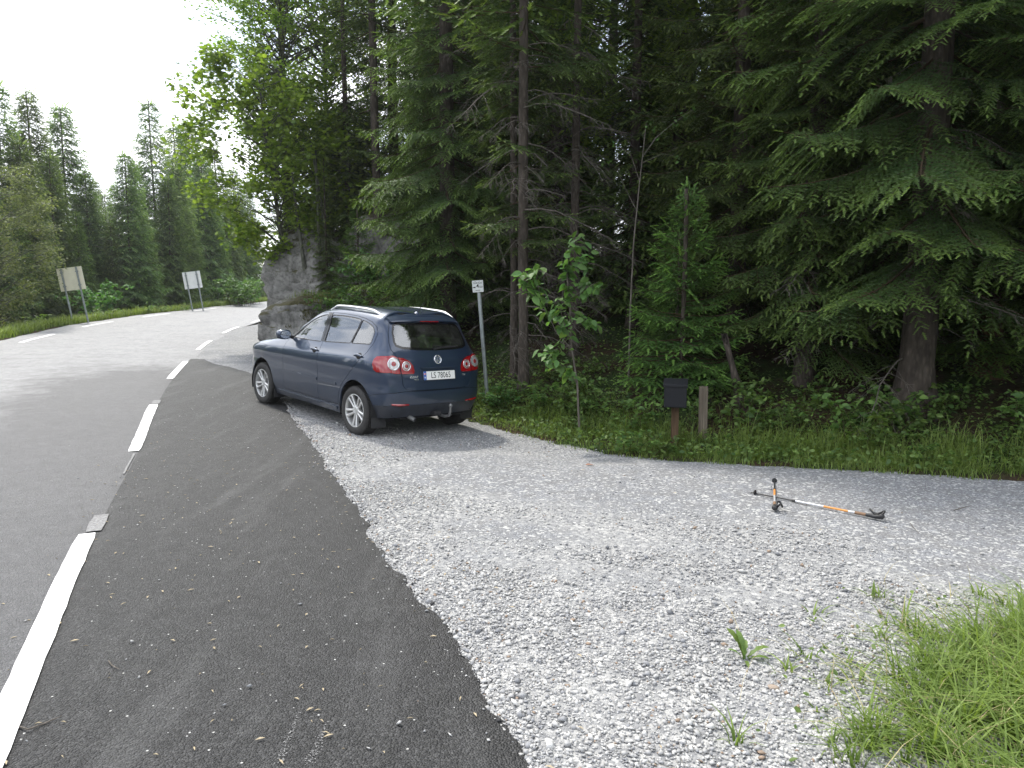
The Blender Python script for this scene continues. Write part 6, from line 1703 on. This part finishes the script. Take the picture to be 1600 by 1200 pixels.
# ---- loose stones on the yard
def mat_stone():
    m, nt, b = new_mat("loose_stones")
    at = nd(nt, "ShaderNodeAttribute", attribute_name="tone").outputs["Fac"]
    n = noise_t(nt, objco(nt), 120, 3, .6)
    c = ramp(nt, at, [(0, (.12, .125, .135)), (.3, (.25, .255, .27)), (.62, (.40, .395, .385)), (.9, (.58, .575, .56)), (.97, (.62, .61, .58)), (1.0, (.30, .22, .16))])
    nt.links.new(mixc(nt, ramp(nt, n, [(.3, .35), (.6, 0)]), c, (.16, .16, .16)), b.inputs["Base Color"]); b.inputs["Roughness"].default_value = .85; b.inputs["Specular IOR Level"].default_value = .3
    return m
def stones(name, P, size, zoff=.3):
    n = len(P); base = np.array([(1, 0, 0), (-.9, .15, 0), (.1, 1, .05), (0, -1, 0), (.05, 0, 1), (0, .1, -1)], float)
    T = np.array([(0, 2, 4), (2, 1, 4), (1, 3, 4), (3, 0, 4), (2, 0, 5), (1, 2, 5), (3, 1, 5), (0, 3, 5)])
    V = base[None] * rs.uniform(.6, 1.25, (n, 6, 1)) * np.stack([rs.uniform(.7, 1.3, n), rs.uniform(.55, 1, n), rs.uniform(.35, .8, n)], -1)[:, None]
    a = rs.uniform(0, 6.283, n); c, s_ = np.cos(a)[:, None], np.sin(a)[:, None]; tl = rs.normal(0, .3, (n, 2))
    V[..., 2] += V[..., 0] * tl[:, :1] + V[..., 1] * tl[:, 1:]
    V = np.stack([V[..., 0]*c - V[..., 1]*s_, V[..., 0]*s_ + V[..., 1]*c, V[..., 2]], -1) * size[:, None, None]
    V[..., 0] += P[:, :1]; V[..., 1] += P[:, 1:2]; V[..., 2] += (ground(P[:, 0], P[:, 1]) + size * zoff)[:, None]
    me = mesh_np(name, V.reshape(-1, 3), (T[None] + (np.arange(n) * 6)[:, None, None]).reshape(-1, 3), M_STONE)
    tone = np.clip(rs.normal(.60, .19, n) + .10 * wob(P[:, 0], P[:, 1], 1.4, 5) + .05 * wob(P[:, 0], P[:, 1], 4, 2), 0, .96); tone[rs.uniform(0, 1, n) > .975] = 1.0
    me.attributes.new("tone", 'FLOAT', 'POINT').data.foreach_set("value", np.repeat(tone, 6).astype(np.float32))
    return me
M_STONE = mat_stone()
def yard_keep(x, y):
    l = looseness(x, y); vis = np.abs(x / np.maximum(y, .1)) < .85
    return (x > edge_at(y) - .03 * np.abs(rs.normal(0, 1, len(x)))) & (d_forest(x, y) < .3) & vis & (rs.uniform(0, 1, len(x)) < np.clip((l - .34) * 1.6 + .30 * wob(x, y, 1.5, 9) + .12 * wob(x, y, 4.5, 4), .015, 1))
Pa = scatter(31000, -.9, 3.6, 2.1, 4.9, yard_keep)
Pe = np.stack([np.zeros(7000), rs.uniform(2.2, 12.5, 7000)], -1); Pe[:, 0] = edge_at(Pe[:, 1]) + np.abs(rs.normal(0, .05, 7000)) - .015; Pa = np.concatenate([Pa, Pe])
Pc = scatter(9000, -.2, 3.0, .7, 2.1, lambda x, y: (x > edge_at(y) - .02) & (x < 2.4)); Pa = np.concatenate([Pa, Pc])
Pb = scatter(19000, -2.9, 5.5, 4.9, 9.8, yard_keep)
P = np.concatenate([Pa, Pb]); size = np.concatenate([np.exp(rs.normal(math.log(.0078), .42, len(Pa))), np.exp(rs.normal(math.log(.0080), .36, len(Pb)))]); size = np.clip(size, .003, .030)
o = obj("gravel_stones", stones("gravel_stones", P, size)); tag(o, "loose pale grey crushed stones strewn over the yard", "gravel", kind="stuff")
# stones kicked onto the asphalt
P = scatter(900, -5.5, .6, 2.2, 14, lambda x, y: (x < edge_at(y) + .02) & (x > near_x(y) - .8) & (rs.uniform(0, 1, len(x)) < .05 + .95 * np.exp(-np.abs(edge_at(y) - x) / .10)))
o = obj("strewn_stones", stones("strewn_stones", P, np.clip(np.exp(rs.normal(math.log(.0055), .4, len(P))), .002, .015), 1.6)); tag(o, "scattered small stones along the ragged asphalt edge", "gravel", kind="stuff")
# dark crumbs of asphalt along the edge
yv = rs.uniform(2.2, 13, 900); P = np.stack([edge_at(yv) + rs.normal(.008, .022, 900), yv], -1)
M_STONE_D = plain("asphalt_crumbs_mat", (.03, .03, .032), .8); _keep = M_STONE; M_STONE = M_STONE_D
o = obj("asphalt_crumbs", stones("asphalt_crumbs", P, np.clip(np.exp(rs.normal(math.log(.006), .45, len(P))), .002, .016), .9)); tag(o, "dark asphalt crumbs broken off along the apron's edge", "gravel", kind="stuff"); M_STONE = _keep
# ---- litter: bud scales and twigs
M_LITTER = plain("dry_litter", (.36, .30, .20), .9, noise=30); M_LEAFB = plain("brown_leaf", (.26, .10, .04), .8, noise=20)
P = scatter(420, -4.5, 3.5, 2.2, 9, lambda x, y: (x > near_x(y) - .3) & (x < apr_x(y) + .6) | (rs.uniform(0, 1, len(x)) < .12)); n = len(P); a = rs.uniform(0, 6.28, n); l = rs.uniform(.006, .022, n); w_ = l * rs.uniform(.15, .4, n)
dv = np.stack([np.cos(a), np.sin(a)], -1); pv = np.stack([-np.sin(a), np.cos(a)], -1); zz = ground(P[:, 0], P[:, 1]) + .018
V = np.stack([np.c_[P - dv * l[:, None], zz], np.c_[P + pv * w_[:, None], zz + .004], np.c_[P + dv * l[:, None], zz], np.c_[P - pv * w_[:, None], zz + .004]], 1).reshape(-1, 3)
F = (np.array([(0, 1, 2), (0, 2, 3)])[None] + (np.arange(n) * 4)[:, None, None]).reshape(-1, 3)
o = obj("leaf_litter", mesh_np("leaf_litter", V, F, M_LITTER)); tag(o, "dry catkins and bud scales dropped on the asphalt", "litter", kind="stuff")
def twig(label, pts, r=.004):
    W = [px_ground(*p) for p in pts]; c0 = W[0]
    mb = MB(); mb.tube([(p[0] - c0[0], p[1] - c0[1], float(ground(p[0], p[1])) - float(ground(c0[0], c0[1])) + .018 + .004 * math.sin(i * 2)) for i, p in enumerate(W)], [r] * (len(W) - 1) + [r * .4], 6)
    t = mb.build("twig", M_DEADW, None, 40); t.location = (c0[0], c0[1], float(ground(c0[0], c0[1]))); tag(t, label, "twig"); return t
twig("forked dry twig lying by the long white road dash", [(30, 1142), (45, 1152), (70, 1140), (98, 1126)], .0035)
twig("short curved dry twig on the dark asphalt", [(170, 1038), (175, 1048), (187, 1054)], .003)
twig("thin straw lying on the gravel past the trekking poles", [(1422, 822), (1428, 830), (1436, 838)], .003)
twig("dry brown twig on the gravel beyond the pole handle", [(1490, 802), (1502, 798), (1516, 794)], .004)
p = px_ground(915, 728)
o = obj("fallen_leaf", LEAFM[0].copy(), None, (p[0], p[1], p[2] + .012), (0, 0, .4), (.11, .11, .11)); o.data.materials[0] = M_LEAFB; tag(o, "reddish brown fallen leaf lying on the grey gravel", "leaf")
# ---- dandelion in the gravel
p = px_ground(1163, 1034); dn = empty("dandelion_plant", (p[0], p[1], p[2])); tag(dn, "lone dandelion with toothed leaves growing out of the gravel", "plant")
n = 8; f = np.linspace(0, 1, n + 1); wv = np.array([.02, .05, .04, .09, .06, .12, .09, .10, .0]); mid = np.stack([f, f * 0, .55 * f - .45 * f ** 2.5], -1)
V = np.concatenate([mid, mid + np.stack([-wv * .3, wv, wv * .3], -1), mid + np.stack([-wv * .3, -wv, wv * .3], -1)]); m = n + 1; F = []
for i in range(n): F += [(i, i+1, m+i+1), (i, m+i+1, m+i), (i+1, i, 2*m+i), (i+1, 2*m+i, 2*m+i+1)]
dme = mesh_np("leaf", V, F, M_HERB, smooth=True); dme.attributes.new("tip", 'FLOAT', 'POINT').data.foreach_set("value", np.full(len(V), .7, np.float32))
for k, (az, pt, s_) in enumerate(((2.2, -.75, .17), (.3, -.25, .15), (-.2, -.1, .12), (3.0, -.5, .10), (1.2, -.6, .11), (4.6, -.1, .09), (1.9, -.95, .15))):
    obj("leaf", dme, dn, (0, 0, .002), (0, pt, az), (s_, s_, s_))
# a broken brown stone near the corner grass
p = px_ground(1208, 1078); o = obj("stone", rock_mesh("stone", np.random.default_rng(8), (.028, .022, .014), 2, 8, .003, .001, plain("brownish_stone", (.30, .24, .19), .85, noise=60), 3), None, (p[0], p[1], p[2] + .010)); tag(o, "flat brownish stone lying by the corner grass", "stone")

# ---- scattering volume added to imitate lens glare, a haze between the trees
m_veil, nt, b = new_mat("thin_lens_veil"); nt.nodes.remove(b)
pv_ = nd(nt, "ShaderNodeVolumePrincipled"); pv_.inputs["Density"].default_value = .0006; pv_.inputs["Anisotropy"].default_value = .6; pv_.inputs["Color"].default_value = (.95, .97, 1, 1)
nt.links.new(pv_.outputs[0], nt.nodes["Material Output"].inputs["Volume"])
mb = MB(); mb.box((-910, -910, -3.5), (910, 910, 34)); hz = mb.build("veil", m_veil); tag(hz, "thin added lens-glare haze in the air", "veil", kind="stuff")
